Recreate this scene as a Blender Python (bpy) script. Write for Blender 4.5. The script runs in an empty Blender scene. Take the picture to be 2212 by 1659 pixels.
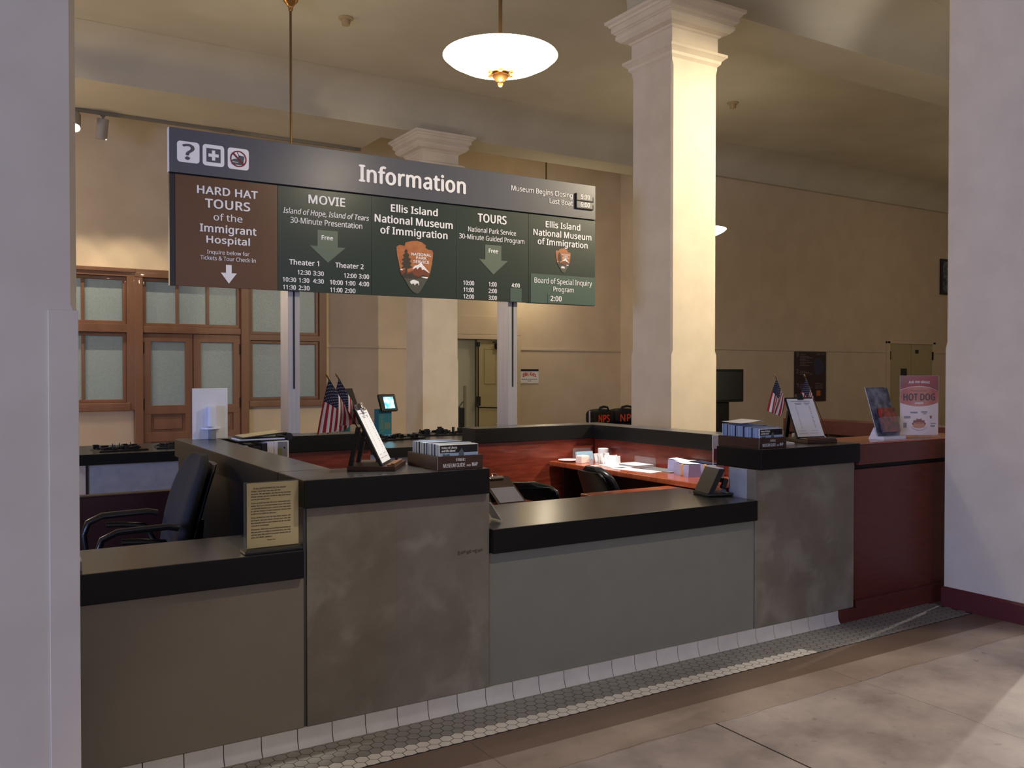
import bpy, bmesh, math, random
from mathutils import Vector, Matrix
random.seed(7)
S = bpy.context.scene
COL = S.collection

# ------------------------------------------------------------------ camera, world, light, exposure
FPX, YAW, PITCH, ROLL = 1897.8, 58.174, -0.7987, 0.0096      # focal length in pixels of a 2212 x 1659 frame, degrees
cam_d = bpy.data.cameras.new('camera'); cam = bpy.data.objects.new('camera', cam_d); COL.objects.link(cam)
cam_d.sensor_fit = 'HORIZONTAL'; cam_d.sensor_width = 36.0; cam_d.lens = 36.0 * FPX / 2212
cam_d.clip_start = 0.05; cam_d.clip_end = 100
_y, _p, _r = map(math.radians, (YAW, PITCH, ROLL))
_f = Vector((math.cos(_y) * math.cos(_p), math.sin(_y) * math.cos(_p), math.sin(_p)))
_rt = Vector((math.sin(_y), -math.cos(_y), 0)); _up = _rt.cross(_f)
_rt2 = _rt * math.cos(_r) + _up * math.sin(_r); _up2 = _up * math.cos(_r) - _rt * math.sin(_r)
cam.matrix_world = Matrix(((_rt2.x, _up2.x, -_f.x, 0), (_rt2.y, _up2.y, -_f.y, 0), (_rt2.z, _up2.z, -_f.z, 1.6), (0, 0, 0, 1)))
S.camera = cam
S.view_settings.view_transform = 'Standard'
S.view_settings.look = 'None'
S.view_settings.gamma = 1.0
S.view_settings.use_curve_mapping = False
S.view_settings.exposure = 0.0
W = bpy.data.worlds.new('world'); S.world = W; W.use_nodes = True
W.node_tree.nodes['Background'].inputs[0].default_value = (0.55, 0.68, 1.0, 1)
W.node_tree.nodes['Background'].inputs[1].default_value = 0.6

def light(name, kind, loc, target, energy, color, size=0.3, size_y=None, spot=60, blend=0.3):
    d = bpy.data.lights.new(name, kind); d.energy = energy; d.color = color
    if kind == 'AREA':
        d.size = size
        if size_y: d.shape = 'RECTANGLE'; d.size_y = size_y
    else:
        d.shadow_soft_size = size
    if kind == 'SPOT': d.spot_size = math.radians(spot); d.spot_blend = blend
    o = bpy.data.objects.new(name, d); COL.objects.link(o); o.location = loc
    if target is not None:
        o.rotation_euler = (Vector(target) - Vector(loc)).to_track_quat('-Z', 'Y').to_euler()
    return o

WARM = (1.0, 0.82, 0.58); WARM2 = (1.0, 0.87, 0.68); DAY = (0.42, 0.52, 1.0); NEUT = (1.0, 0.93, 0.86)
# daylight entering through the windows of the hall behind and to the left of the camera
light('daylight_left', 'AREA', (-7.4, 0.6, 1.9), (6, 3.0, 0.5), 500, DAY, 3.6, 2.4)
light('daylight_rear', 'AREA', (3.0, -6.3, 2.9), (3.4, 3.4, 1.2), 74, (0.92, 0.84, 0.92), 6.0, 3.0)
# spots added without fixtures: floor before the counter, column, desks, clipboard sheet, beam
light('spot_floor', 'SPOT', (4.3, 0.2, 5.3), (4.2, 1.75, 0), 340, NEUT, 0.03, spot=34, blend=0.25)
light('spot_floor_wide', 'SPOT', (2.6, 0.4, 5.4), (2.4, 2.2, 0), 290, WARM2, 0.03, spot=48, blend=0.3)
light('spot_column', 'SPOT', (7.7, 3.75, 4.35), (5.95, 6.27, 2.9), 880, (1.0, 0.84, 0.58), 0.06, spot=78, blend=0.7)
light('spot_desk', 'SPOT', (3.5, 4.6, 5.4), (4.45, 5.3, 0.85), 1300, (1.0, 0.93, 0.86), 0.05, spot=30, blend=0.7)
light('spot_stand', 'SPOT', (3.3, 3.9, 5.4), (1.62, 3.9, 1.3), 800, (1.0, 0.95, 0.88), 0.05, spot=11, blend=0.6)
light('spot_beam', 'SPOT', (8.0, 5.1, 4.9), (7.75, 6.23, 5.6), 14, NEUT, .15, spot=80, blend=1.0)
# fill lights added at far right and far left; side lamp casts the pillar's shadow
light('hall_fill_right', 'POINT', (16.4, 7.6, 3.4), None, 42, WARM, 0.3)
light('hall_fill_left', 'POINT', (-1.5, 12.1, 3.0), None, 150, WARM, 0.3)
light('hall_lamp_side', 'SPOT', (12.6, 4.80, 3.6), (5.2, 2.6, 0), 900, NEUT, 0.04, spot=40, blend=0.4)

# ------------------------------------------------------------------ materials
def lin(c):
    return tuple(((v / 255) / 12.92 if v / 255 <= 0.04045 else ((v / 255 + 0.055) / 1.055) ** 2.4) for v in c) + (1.0,)

def mat(name, rgb, rough=0.55, metal=0.0, rgb2=None, scale=6.0, stretch=None, detail=5, bump=0.0, emit=0.0, spec=0.5, contrast=(0.35, 0.65), trans=0.0, alpha=1.0, coat=0.0):
    m = bpy.data.materials.new(name); m.use_nodes = True
    nt = m.node_tree; b = nt.nodes['Principled BSDF']
    b.inputs['Base Color'].default_value = lin(rgb); b.inputs['Roughness'].default_value = rough
    b.inputs['Metallic'].default_value = metal; b.inputs['Specular IOR Level'].default_value = spec
    b.inputs['Coat Weight'].default_value = coat
    if trans: b.inputs['Transmission Weight'].default_value = trans
    if alpha < 1: b.inputs['Alpha'].default_value = alpha
    if emit:
        b.inputs['Emission Color'].default_value = lin(rgb); b.inputs['Emission Strength'].default_value = emit
    if rgb2 or bump:
        tc = nt.nodes.new('ShaderNodeTexCoord'); mp = nt.nodes.new('ShaderNodeMapping')
        nt.links.new(tc.outputs['Object'], mp.inputs[0])
        if stretch: mp.inputs['Scale'].default_value = stretch
        n = nt.nodes.new('ShaderNodeTexNoise'); n.inputs['Scale'].default_value = scale; n.inputs['Detail'].default_value = detail
        nt.links.new(mp.outputs[0], n.inputs['Vector'])
        if rgb2:
            r = nt.nodes.new('ShaderNodeValToRGB')
            r.color_ramp.elements[0].position, r.color_ramp.elements[1].position = contrast
            r.color_ramp.elements[0].color = lin(rgb); r.color_ramp.elements[1].color = lin(rgb2)
            nt.links.new(n.outputs[0], r.inputs[0]); nt.links.new(r.outputs[0], b.inputs['Base Color'])
            if emit: nt.links.new(r.outputs[0], b.inputs['Emission Color'])
        if bump:
            bp = nt.nodes.new('ShaderNodeBump'); bp.inputs['Strength'].default_value = bump; bp.inputs['Distance'].default_value = 0.01
            nt.links.new(n.outputs[0], bp.inputs['Height']); nt.links.new(bp.outputs[0], b.inputs['Normal'])
    return m

def concrete(name, dark, light_, rough=0.6):
    """blotchy cast concrete: broad mottling plus irregular pale patches"""
    m = mat(name, dark, rough); nt = m.node_tree; b = nt.nodes['Principled BSDF']
    tc = nt.nodes.new('ShaderNodeTexCoord')
    a = nt.nodes.new('ShaderNodeTexNoise'); a.inputs['Scale'].default_value = 3.5; a.inputs['Detail'].default_value = 8; a.inputs['Roughness'].default_value = 0.62
    c = nt.nodes.new('ShaderNodeTexNoise'); c.inputs['Scale'].default_value = 4.2; c.inputs['Detail'].default_value = 9; c.inputs['Distortion'].default_value = .6
    for n in (a, c): nt.links.new(tc.outputs['Object'], n.inputs['Vector'])
    r = nt.nodes.new('ShaderNodeValToRGB'); r.color_ramp.elements[0].position = 0.35; r.color_ramp.elements[1].position = 0.72
    r.color_ramp.elements[0].color = lin(dark); r.color_ramp.elements[1].color = lin([d * .62 + l * .38 for d, l in zip(dark, light_)])
    nt.links.new(a.outputs[0], r.inputs[0])
    r2 = nt.nodes.new('ShaderNodeValToRGB'); r2.color_ramp.elements[0].position = 0.52; r2.color_ramp.elements[1].position = 0.68
    r2.color_ramp.elements[0].color = (0, 0, 0, 1); r2.color_ramp.elements[1].color = (0.42, 0.42, 0.42, 1)
    nt.links.new(c.outputs[0], r2.inputs[0])
    mx = nt.nodes.new('ShaderNodeMix'); mx.data_type = 'RGBA'
    nt.links.new(r2.outputs[0], mx.inputs[0]); nt.links.new(r.outputs[0], mx.inputs[6]); mx.inputs[7].default_value = lin(light_)
    nt.links.new(mx.outputs[2], b.inputs['Base Color'])
    bp = nt.nodes.new('ShaderNodeBump'); bp.inputs['Strength'].default_value = 0.08
    nt.links.new(a.outputs[0], bp.inputs['Height']); nt.links.new(bp.outputs[0], b.inputs['Normal'])
    return m

def floor_material():
    m = mat('worn_concrete_floor', (172, 158, 146), 0.42); nt = m.node_tree; b = nt.nodes['Principled BSDF']; L = nt.links
    tc = nt.nodes.new('ShaderNodeTexCoord')
    n1 = nt.nodes.new('ShaderNodeTexNoise'); n1.inputs['Scale'].default_value = 2.2; n1.inputs['Detail'].default_value = 9; n1.inputs['Roughness'].default_value = 0.6
    L.new(tc.outputs['Object'], n1.inputs['Vector'])
    r1 = nt.nodes.new('ShaderNodeValToRGB'); r1.color_ramp.elements[0].position = .32; r1.color_ramp.elements[1].position = .68
    r1.color_ramp.elements[0].color = lin((138, 126, 118)); r1.color_ramp.elements[1].color = lin((194, 179, 168))
    L.new(n1.outputs[0], r1.inputs[0])
    # dark scuffs
    n2 = nt.nodes.new('ShaderNodeTexNoise'); n2.inputs['Scale'].default_value = 14; n2.inputs['Detail'].default_value = 7
    L.new(tc.outputs['Object'], n2.inputs['Vector'])
    r2 = nt.nodes.new('ShaderNodeValToRGB'); r2.color_ramp.elements[0].position = .64; r2.color_ramp.elements[1].position = .74
    r2.color_ramp.elements[0].color = (0, 0, 0, 1); r2.color_ramp.elements[1].color = (.45, .45, .45, 1)
    L.new(n2.outputs[0], r2.inputs[0])
    m1 = nt.nodes.new('ShaderNodeMix'); m1.data_type = 'RGBA'; L.new(r2.outputs[0], m1.inputs[0]); L.new(r1.outputs[0], m1.inputs[6]); m1.inputs[7].default_value = lin((95, 82, 74))
    # brown strip beside the hexagon border: counter's shadow painted into the floor colour
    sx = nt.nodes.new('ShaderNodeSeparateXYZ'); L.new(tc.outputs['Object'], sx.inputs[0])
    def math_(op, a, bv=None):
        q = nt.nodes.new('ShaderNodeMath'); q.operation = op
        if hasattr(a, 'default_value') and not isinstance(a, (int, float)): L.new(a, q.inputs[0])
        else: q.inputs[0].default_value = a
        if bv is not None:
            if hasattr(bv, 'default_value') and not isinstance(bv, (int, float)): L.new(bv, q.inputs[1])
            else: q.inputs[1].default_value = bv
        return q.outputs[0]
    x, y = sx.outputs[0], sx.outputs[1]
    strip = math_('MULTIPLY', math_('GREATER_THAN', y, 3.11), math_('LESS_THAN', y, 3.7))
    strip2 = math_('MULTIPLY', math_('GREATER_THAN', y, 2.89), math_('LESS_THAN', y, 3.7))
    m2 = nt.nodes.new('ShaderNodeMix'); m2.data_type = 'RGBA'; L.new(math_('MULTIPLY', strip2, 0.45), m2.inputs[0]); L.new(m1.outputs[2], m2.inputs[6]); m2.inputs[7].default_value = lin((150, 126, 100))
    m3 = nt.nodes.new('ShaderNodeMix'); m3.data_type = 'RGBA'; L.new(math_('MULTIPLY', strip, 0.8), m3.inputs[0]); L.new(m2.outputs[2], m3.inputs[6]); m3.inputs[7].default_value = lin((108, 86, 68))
    # slab joints, slightly wandering where they have cracked
    n3 = nt.nodes.new('ShaderNodeTexNoise'); n3.inputs['Scale'].default_value = 3.0; n3.inputs['Detail'].default_value = 6
    L.new(tc.outputs['Object'], n3.inputs['Vector'])
    wob = math_('MULTIPLY', math_('SUBTRACT', n3.outputs[0], 0.5), 0.09)
    def joint(v, origin, pitch, w, wobble):
        vv = math_('ADD', v, wob) if wobble else v
        t = math_('FRACT', math_('ADD', math_('DIVIDE', math_('SUBTRACT', vv, origin), pitch), 20.5))
        return math_('LESS_THAN', math_('ABSOLUTE', math_('SUBTRACT', t, 0.5)), w / pitch)
    j1 = math_('MULTIPLY', joint(x, 2.885, 10.0, .0045, False), math_('LESS_THAN', y, 2.89))
    j2 = joint(x, 3.92, 2.08, .0022, True)
    j3 = joint(y, 2.89, 2.2, .0022, True)
    jj = math_('MINIMUM', math_('ADD', math_('ADD', j1, math_('MULTIPLY', j2, .55)), math_('MULTIPLY', j3, .5)), 1.0)
    m4 = nt.nodes.new('ShaderNodeMix'); m4.data_type = 'RGBA'; L.new(jj, m4.inputs[0]); L.new(m3.outputs[2], m4.inputs[6]); m4.inputs[7].default_value = lin((38, 32, 30))
    L.new(m4.outputs[2], b.inputs['Base Color'])
    bp = nt.nodes.new('ShaderNodeBump'); bp.inputs['Strength'].default_value = .05; L.new(n1.outputs[0], bp.inputs['Height']); L.new(bp.outputs[0], b.inputs['Normal'])
    return m

MT = {}
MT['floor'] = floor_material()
MT['plaster'] = mat('cream_plaster', (202, 184, 156), .7, rgb2=(210, 192, 164), scale=2.5, bump=.03)
MT['ceil'] = mat('ceiling_plaster', (190, 182, 160), .8, rgb2=(198, 190, 168), scale=1.5)
MT['colpaint'] = mat('column_plaster', (214, 202, 182), .6, rgb2=(222, 210, 190), scale=4, bump=.04)
MT['redbase'] = mat('dark_red_paint', (92, 34, 36), .45)
MT['concrete'] = concrete('counter_concrete', (112, 104, 92), (160, 156, 144))
MT['concrete2'] = concrete('smooth_counter_concrete', (126, 118, 104), (134, 126, 112))
MT['greypanel'] = mat('grey_painted_panel', (124, 125, 116), .5, rgb2=(127, 128, 119), scale=9)
MT['palepanel'] = mat('pale_grey_panel', (150, 156, 166), .55, rgb2=(164, 168, 176), scale=12)
MT['black'] = mat('black_laminate', (48, 48, 50), .25, rgb2=(60, 60, 62), scale=7, detail=9, spec=1.0)
MT['blackedge'] = mat('black_laminate_edge', (13, 13, 15), .5, spec=.25)
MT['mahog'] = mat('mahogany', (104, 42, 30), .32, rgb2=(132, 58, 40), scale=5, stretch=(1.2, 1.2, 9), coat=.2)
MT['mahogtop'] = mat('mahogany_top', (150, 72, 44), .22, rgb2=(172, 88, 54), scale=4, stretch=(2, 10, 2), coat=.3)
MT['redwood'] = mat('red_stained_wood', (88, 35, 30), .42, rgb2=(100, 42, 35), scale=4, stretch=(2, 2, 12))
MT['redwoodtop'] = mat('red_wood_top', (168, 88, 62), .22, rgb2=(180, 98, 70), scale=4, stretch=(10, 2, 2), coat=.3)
MT['maroon'] = mat('dark_maroon_panel', (48, 16, 18), .5)
MT['oak'] = mat('brown_oak', (108, 74, 54), .45, rgb2=(122, 86, 64), scale=4, stretch=(1, 1, .12), coat=.1)
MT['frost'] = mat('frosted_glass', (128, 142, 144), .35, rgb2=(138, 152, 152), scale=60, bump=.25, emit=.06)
MT['steel'] = mat('brushed_aluminium', (176, 176, 182), .42, .6, rgb2=(186, 186, 192), scale=3, stretch=(12, 12, .5))
MT['slot'] = mat('black_rubber', (8, 8, 9), .7)
MT['signgrey'] = mat('sign_grey', (84, 86, 96), .36, spec=.5)
MT['signdark'] = mat('sign_dark_edge', (34, 35, 42), .4)
MT['signgreen'] = mat('sign_green', (40, 55, 50), .36)
MT['signgreen2'] = mat('sign_light_green', (78, 100, 92), .36)
MT['signarrow'] = mat('sign_arrow_green', (98, 114, 100), .4)
MT['signbrown'] = mat('sign_brown', (98, 68, 46), .4, rgb2=(104, 72, 50), scale=2)
MT['signwhite'] = mat('sign_white', (248, 249, 252), .5)
MT['emorange'] = mat('emblem_orange', (184, 118, 72), .5, rgb2=(168, 100, 60), scale=22)
MT['emred'] = mat('emblem_red_brown', (122, 62, 40), .5)
MT['emdark'] = mat('emblem_dark_tree', (56, 50, 44), .5)
MT['emground'] = mat('emblem_grey_ground', (78, 80, 72), .5)
MT['pictored'] = mat('prohibition_red', (122, 28, 44), .5)
MT['brass'] = mat('aged_brass', (170, 124, 72), .3, .9)
MT['rod'] = mat('bronze_rod', (110, 86, 56), .4, .7)
MT['glow'] = mat('lit_opal_glass', (255, 240, 208), .3, emit=6.0)
MT['white'] = mat('white_paint', (232, 232, 230), .5)
MT['paper'] = mat('white_paper', (240, 240, 242), .7)
MT['greypaper'] = mat('grey_print', (150, 150, 160), .7)
MT['cream'] = mat('cream_paper', (214, 198, 150), .7)
MT['ink'] = mat('dark_ink', (40, 34, 28), .7)
MT['redink'] = mat('red_ink', (200, 40, 36), .6)
MT['darkwood'] = mat('dark_stained_wood', (58, 36, 28), .45, rgb2=(70, 44, 34), scale=5, stretch=(3, 3, 20))
MT['blackplastic'] = mat('black_plastic', (18, 18, 20), .35)
MT['blackleather'] = mat('black_leather', (24, 24, 27), .3, bump=.1, scale=120)
MT['fabric'] = mat('charcoal_fabric', (34, 36, 42), .9, rgb2=(41, 44, 50), scale=150, bump=.2)
MT['greyplastic'] = mat('grey_plastic', (130, 132, 134), .4)
MT['chrome'] = mat('chrome', (210, 210, 212), .15, 1.0)
MT['acrylic'] = mat('clear_acrylic', (200, 208, 212), .04, alpha=.09, spec=.8)
MT['whiteacrylic'] = mat('white_acrylic', (226, 230, 240), .3)
MT['navy'] = mat('flag_navy', (34, 38, 66), .8)
MT['flagred'] = mat('flag_red', (168, 36, 46), .8)
MT['flagwhite'] = mat('flag_white', (236, 228, 220), .8)
MT['blueprint'] = mat('blue_brochure', (96, 124, 176), .5, rgb2=(170, 190, 220), scale=40, stretch=(1, 60, 1))
MT['skyprint'] = mat('pale_blue_print', (160, 184, 214), .5)
MT['statue'] = mat('grey_green_print', (84, 100, 112), .6)
MT['rubber'] = mat('tan_band', (206, 160, 104), .6)
MT['lilac'] = mat('lilac_leaflet_edges', (146, 150, 204), .6, rgb2=(176, 178, 214), scale=30, stretch=(1, 1, 40))
MT['teal'] = mat('teal_panel', (28, 110, 128), .5)
MT['screen'] = mat('lit_screen_blue', (60, 150, 255), .3, emit=2.2, rgb2=(160, 255, 255), scale=18, contrast=(.4, .6))
MT['doorpaint'] = mat('olive_cream_door_paint', (174, 162, 122), .5)
MT['doorside'] = mat('pale_green_grey_paint', (168, 168, 142), .6)
MT['tile'] = mat('white_glazed_tile', (196, 192, 188), .3, rgb2=(206, 202, 198), scale=8)
MT['grout'] = mat('dark_grout', (40, 36, 33), .9)
MT['hexgrey'] = mat('grey_hexagon_tile', (134, 130, 123), .5, rgb2=(146, 141, 133), scale=5)
MT['hexwhite'] = mat('white_hexagon_tile', (220, 212, 198), .45, rgb2=(230, 222, 208), scale=5)
MT['trackgrey'] = mat('grey_track', (120, 112, 96), .5)
MT['trackdark'] = mat('dark_grey_metal', (74, 74, 78), .45, .4)
MT['residue'] = mat('brown_residue', (84, 76, 66), .7)
MT['lamphead'] = mat('grey_spotlight_body', (150, 144, 134), .5)
MT['hotred'] = mat('poster_red', (178, 48, 52), .4, rgb2=(92, 50, 60), scale=4)
MT['hotoval'] = mat('poster_orange_gradient', (232, 170, 140), .4, rgb2=(190, 66, 66), scale=3.2, contrast=(.38, .6))
MT['posterpaper'] = mat('poster_paper', (250, 236, 230), .5)
MT['hotbrown'] = mat('poster_brown', (150, 70, 52), .5)
MT['hotbun'] = mat('poster_bun', (222, 150, 112), .5)
MT['photo'] = mat('dark_blue_photo_print', (40, 48, 74), .35, rgb2=(130, 140, 158), scale=16, contrast=(.4, .75))
MT['photo2'] = mat('red_cover_print', (168, 62, 44), .35, rgb2=(30, 24, 32), scale=26)
MT['directory'] = mat('dark_maroon_board', (48, 30, 34), .4)
MT['dirblue'] = mat('board_map_blue', (44, 50, 78), .4)
MT['dirtext'] = mat('board_grey_print', (120, 112, 112), .6)
MT['diorange'] = mat('board_orange_print', (186, 104, 60), .5)
MT['bag'] = mat('black_nylon', (20, 19, 21), .75, bump=.2, scale=60)
MT['bagred'] = mat('orange_red_print', (224, 78, 48), .6)
MT['pennant'] = mat('maroon_pennant', (120, 70, 76), .6)
MT['greenlabel'] = mat('green_label', (120, 130, 60), .6)
MT['detector'] = mat('yellowed_plastic', (168, 146, 104), .6)
MT['cyanpaper'] = mat('pale_blue_paper', (176, 214, 232), .6)

# ------------------------------------------------------------------ helpers
ORG = {}
def org(o):
    return ORG.get(o.name, Vector((0, 0, 0))) if o else Vector((0, 0, 0))

def tag(o, label=None, cat=None, group=None, kind=None):
    if label: o['label'] = label
    if cat: o['category'] = cat
    if group: o['group'] = group
    if kind: o['kind'] = kind
    return o

def thing(name, label, cat, loc=(0, 0, 0), rz=0.0, group=None, local=False):
    o = bpy.data.objects.new(name, None); COL.objects.link(o); o.empty_display_size = 0.1
    o.location = loc; o.rotation_euler = (0, 0, math.radians(rz)); ORG[o.name] = Vector((0, 0, 0)) if (rz or local) else Vector(loc)
    return tag(o, label, cat, group)

def obj(name, bm, mats, parent=None, smooth=0.6, local=False, label=None):
    """links bm as one mesh object; geometry of unrotated things is given in world coordinates"""
    if not isinstance(mats, (list, tuple)): mats = [mats]
    me = bpy.data.meshes.new(name)
    if parent is not None and not local:
        bmesh.ops.translate(bm, verts=bm.verts, vec=-org(parent))
    bm.normal_update(); bm.to_mesh(me); bm.free()
    for m in mats: me.materials.append(MT[m] if isinstance(m, str) else m)
    if smooth:
        for p in me.polygons: p.use_smooth = True
        me.set_sharp_from_angle(angle=smooth)
    o = bpy.data.objects.new(name, me); COL.objects.link(o)
    if smooth: o.modifiers.new('weighted_normal', 'WEIGHTED_NORMAL').keep_sharp = True
    if parent is not None:
        o.parent = parent; ORG[o.name] = org(parent)
    if label: o['label'] = label
    return o

def single(name, bm, mats, label, cat, loc, rz=0, group=None, smooth=.6):
    """a thing made of one mesh, modelled around its own base point"""
    o = obj(name, bm, mats, None, smooth); o.location = loc; o.rotation_euler = (0, 0, math.radians(rz))
    return tag(o, label, cat, group)

def struct(name, bm, mats, parent=None, smooth=.6):
    o = obj(name, bm, mats, parent, smooth)
    if parent is None: o['kind'] = 'structure'
    return o

def B(): return bmesh.new()

def box(bm, x0, x1, y0, y1, z0, z1, bev=0.0, mi=0, seg=2):
    vs = [bm.verts.new(p) for p in ((x0, y0, z0), (x1, y0, z0), (x1, y1, z0), (x0, y1, z0), (x0, y0, z1), (x1, y0, z1), (x1, y1, z1), (x0, y1, z1))]
    fs = [bm.faces.new([vs[i] for i in q]) for q in ((3, 2, 1, 0), (4, 5, 6, 7), (0, 1, 5, 4), (1, 2, 6, 5), (2, 3, 7, 6), (3, 0, 4, 7))]
    for f in fs: f.material_index = mi
    if bev:
        es = list({e for f in fs for e in f.edges})
        r = bmesh.ops.bevel(bm, geom=es, offset=bev, segments=seg, affect='EDGES', profile=.5, clamp_overlap=True)
        for f in r['faces']: f.material_index = mi
    return vs

def xf(bm, start, M):
    bm.verts.ensure_lookup_table()
    for v in bm.verts[start:]: v.co = M @ v.co

def nv(bm): return len(bm.verts)

def loft(bm, rings, mi=0, cap=True, closed=True):
    R = [[bm.verts.new(p) for p in r] for r in rings]
    n = len(R[0])
    for a, b in zip(R, R[1:]):
        for i in range(n if closed else n - 1):
            j = (i + 1) % n
            f = bm.faces.new((a[i], a[j], b[j], b[i])); f.material_index = mi
    if cap and closed:
        f = bm.faces.new(list(reversed(R[0]))); f.material_index = mi
        f = bm.faces.new(R[-1]); f.material_index = mi
    return R

def cyl(bm, p0, p1, r0, r1=None, n=16, mi=0, cap=True):
    p0, p1 = Vector(p0), Vector(p1); r1 = r0 if r1 is None else r1
    d = (p1 - p0).normalized(); a = d.orthogonal().normalized(); b = d.cross(a)
    rings = [[p + (a * math.cos(t) + b * math.sin(t)) * r for t in (2 * math.pi * i / n for i in range(n))] for p, r in ((p0, r0), (p1, r1))]
    loft(bm, rings, mi, cap)

def lathe(bm, prof, c=(0, 0, 0), n=32, mi=0, cap=False):
    c = Vector(c)
    rings = [[c + Vector((max(r, 1e-4) * math.cos(2 * math.pi * i / n), max(r, 1e-4) * math.sin(2 * math.pi * i / n), z)) for i in range(n)] for r, z in prof]
    loft(bm, rings, mi, cap)

def tube(bm, pts, r, n=8, mi=0, flat=1.0):
    pts = [Vector(p) for p in pts]; rings = []; up = None
    for i, p in enumerate(pts):
        d = (pts[min(i + 1, len(pts) - 1)] - pts[max(i - 1, 0)]).normalized()
        if up is None: up = d.orthogonal().normalized()
        up = (up - d * up.dot(d)).normalized(); s = d.cross(up)
        rings.append([p + (up * math.cos(t) * r + s * math.sin(t) * r * flat) for t in (2 * math.pi * k / n for k in range(n))])
    loft(bm, rings, mi, True)

def poly_xz(bm, pts, y, mi=0, depth=0.0):
    """flat outline in the XZ plane facing -Y; with depth it becomes a slab reaching to y+depth"""
    vs = [bm.verts.new((x, y, z)) for x, z in pts]
    f = bm.faces.new(vs); f.material_index = mi; f.normal_update()
    if f.normal.y > 0: f.normal_flip()
    if depth:
        r = bmesh.ops.extrude_face_region(bm, geom=[f])
        bmesh.ops.translate(bm, verts=[g for g in r['geom'] if isinstance(g, bmesh.types.BMVert)], vec=(0, depth, 0))
        for g in r['geom']:
            if isinstance(g, bmesh.types.BMFace): g.material_index = mi
        bmesh.ops.recalc_face_normals(bm, faces=bm.faces)
    return f

def tri_xz(bm, pts, y, mi=0):
    f = poly_xz(bm, pts, y, mi); bmesh.ops.triangulate(bm, faces=[f])

def rrect(x0, x1, z0, z1, r, n=6):
    out = []
    for cx, cz, a0 in ((x1 - r, z0 + r, -90), (x1 - r, z1 - r, 0), (x0 + r, z1 - r, 90), (x0 + r, z0 + r, 180)):
        for i in range(n + 1):
            a = math.radians(a0 + 90 * i / n); out.append((cx + r * math.cos(a), cz + r * math.sin(a)))
    return out

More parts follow.
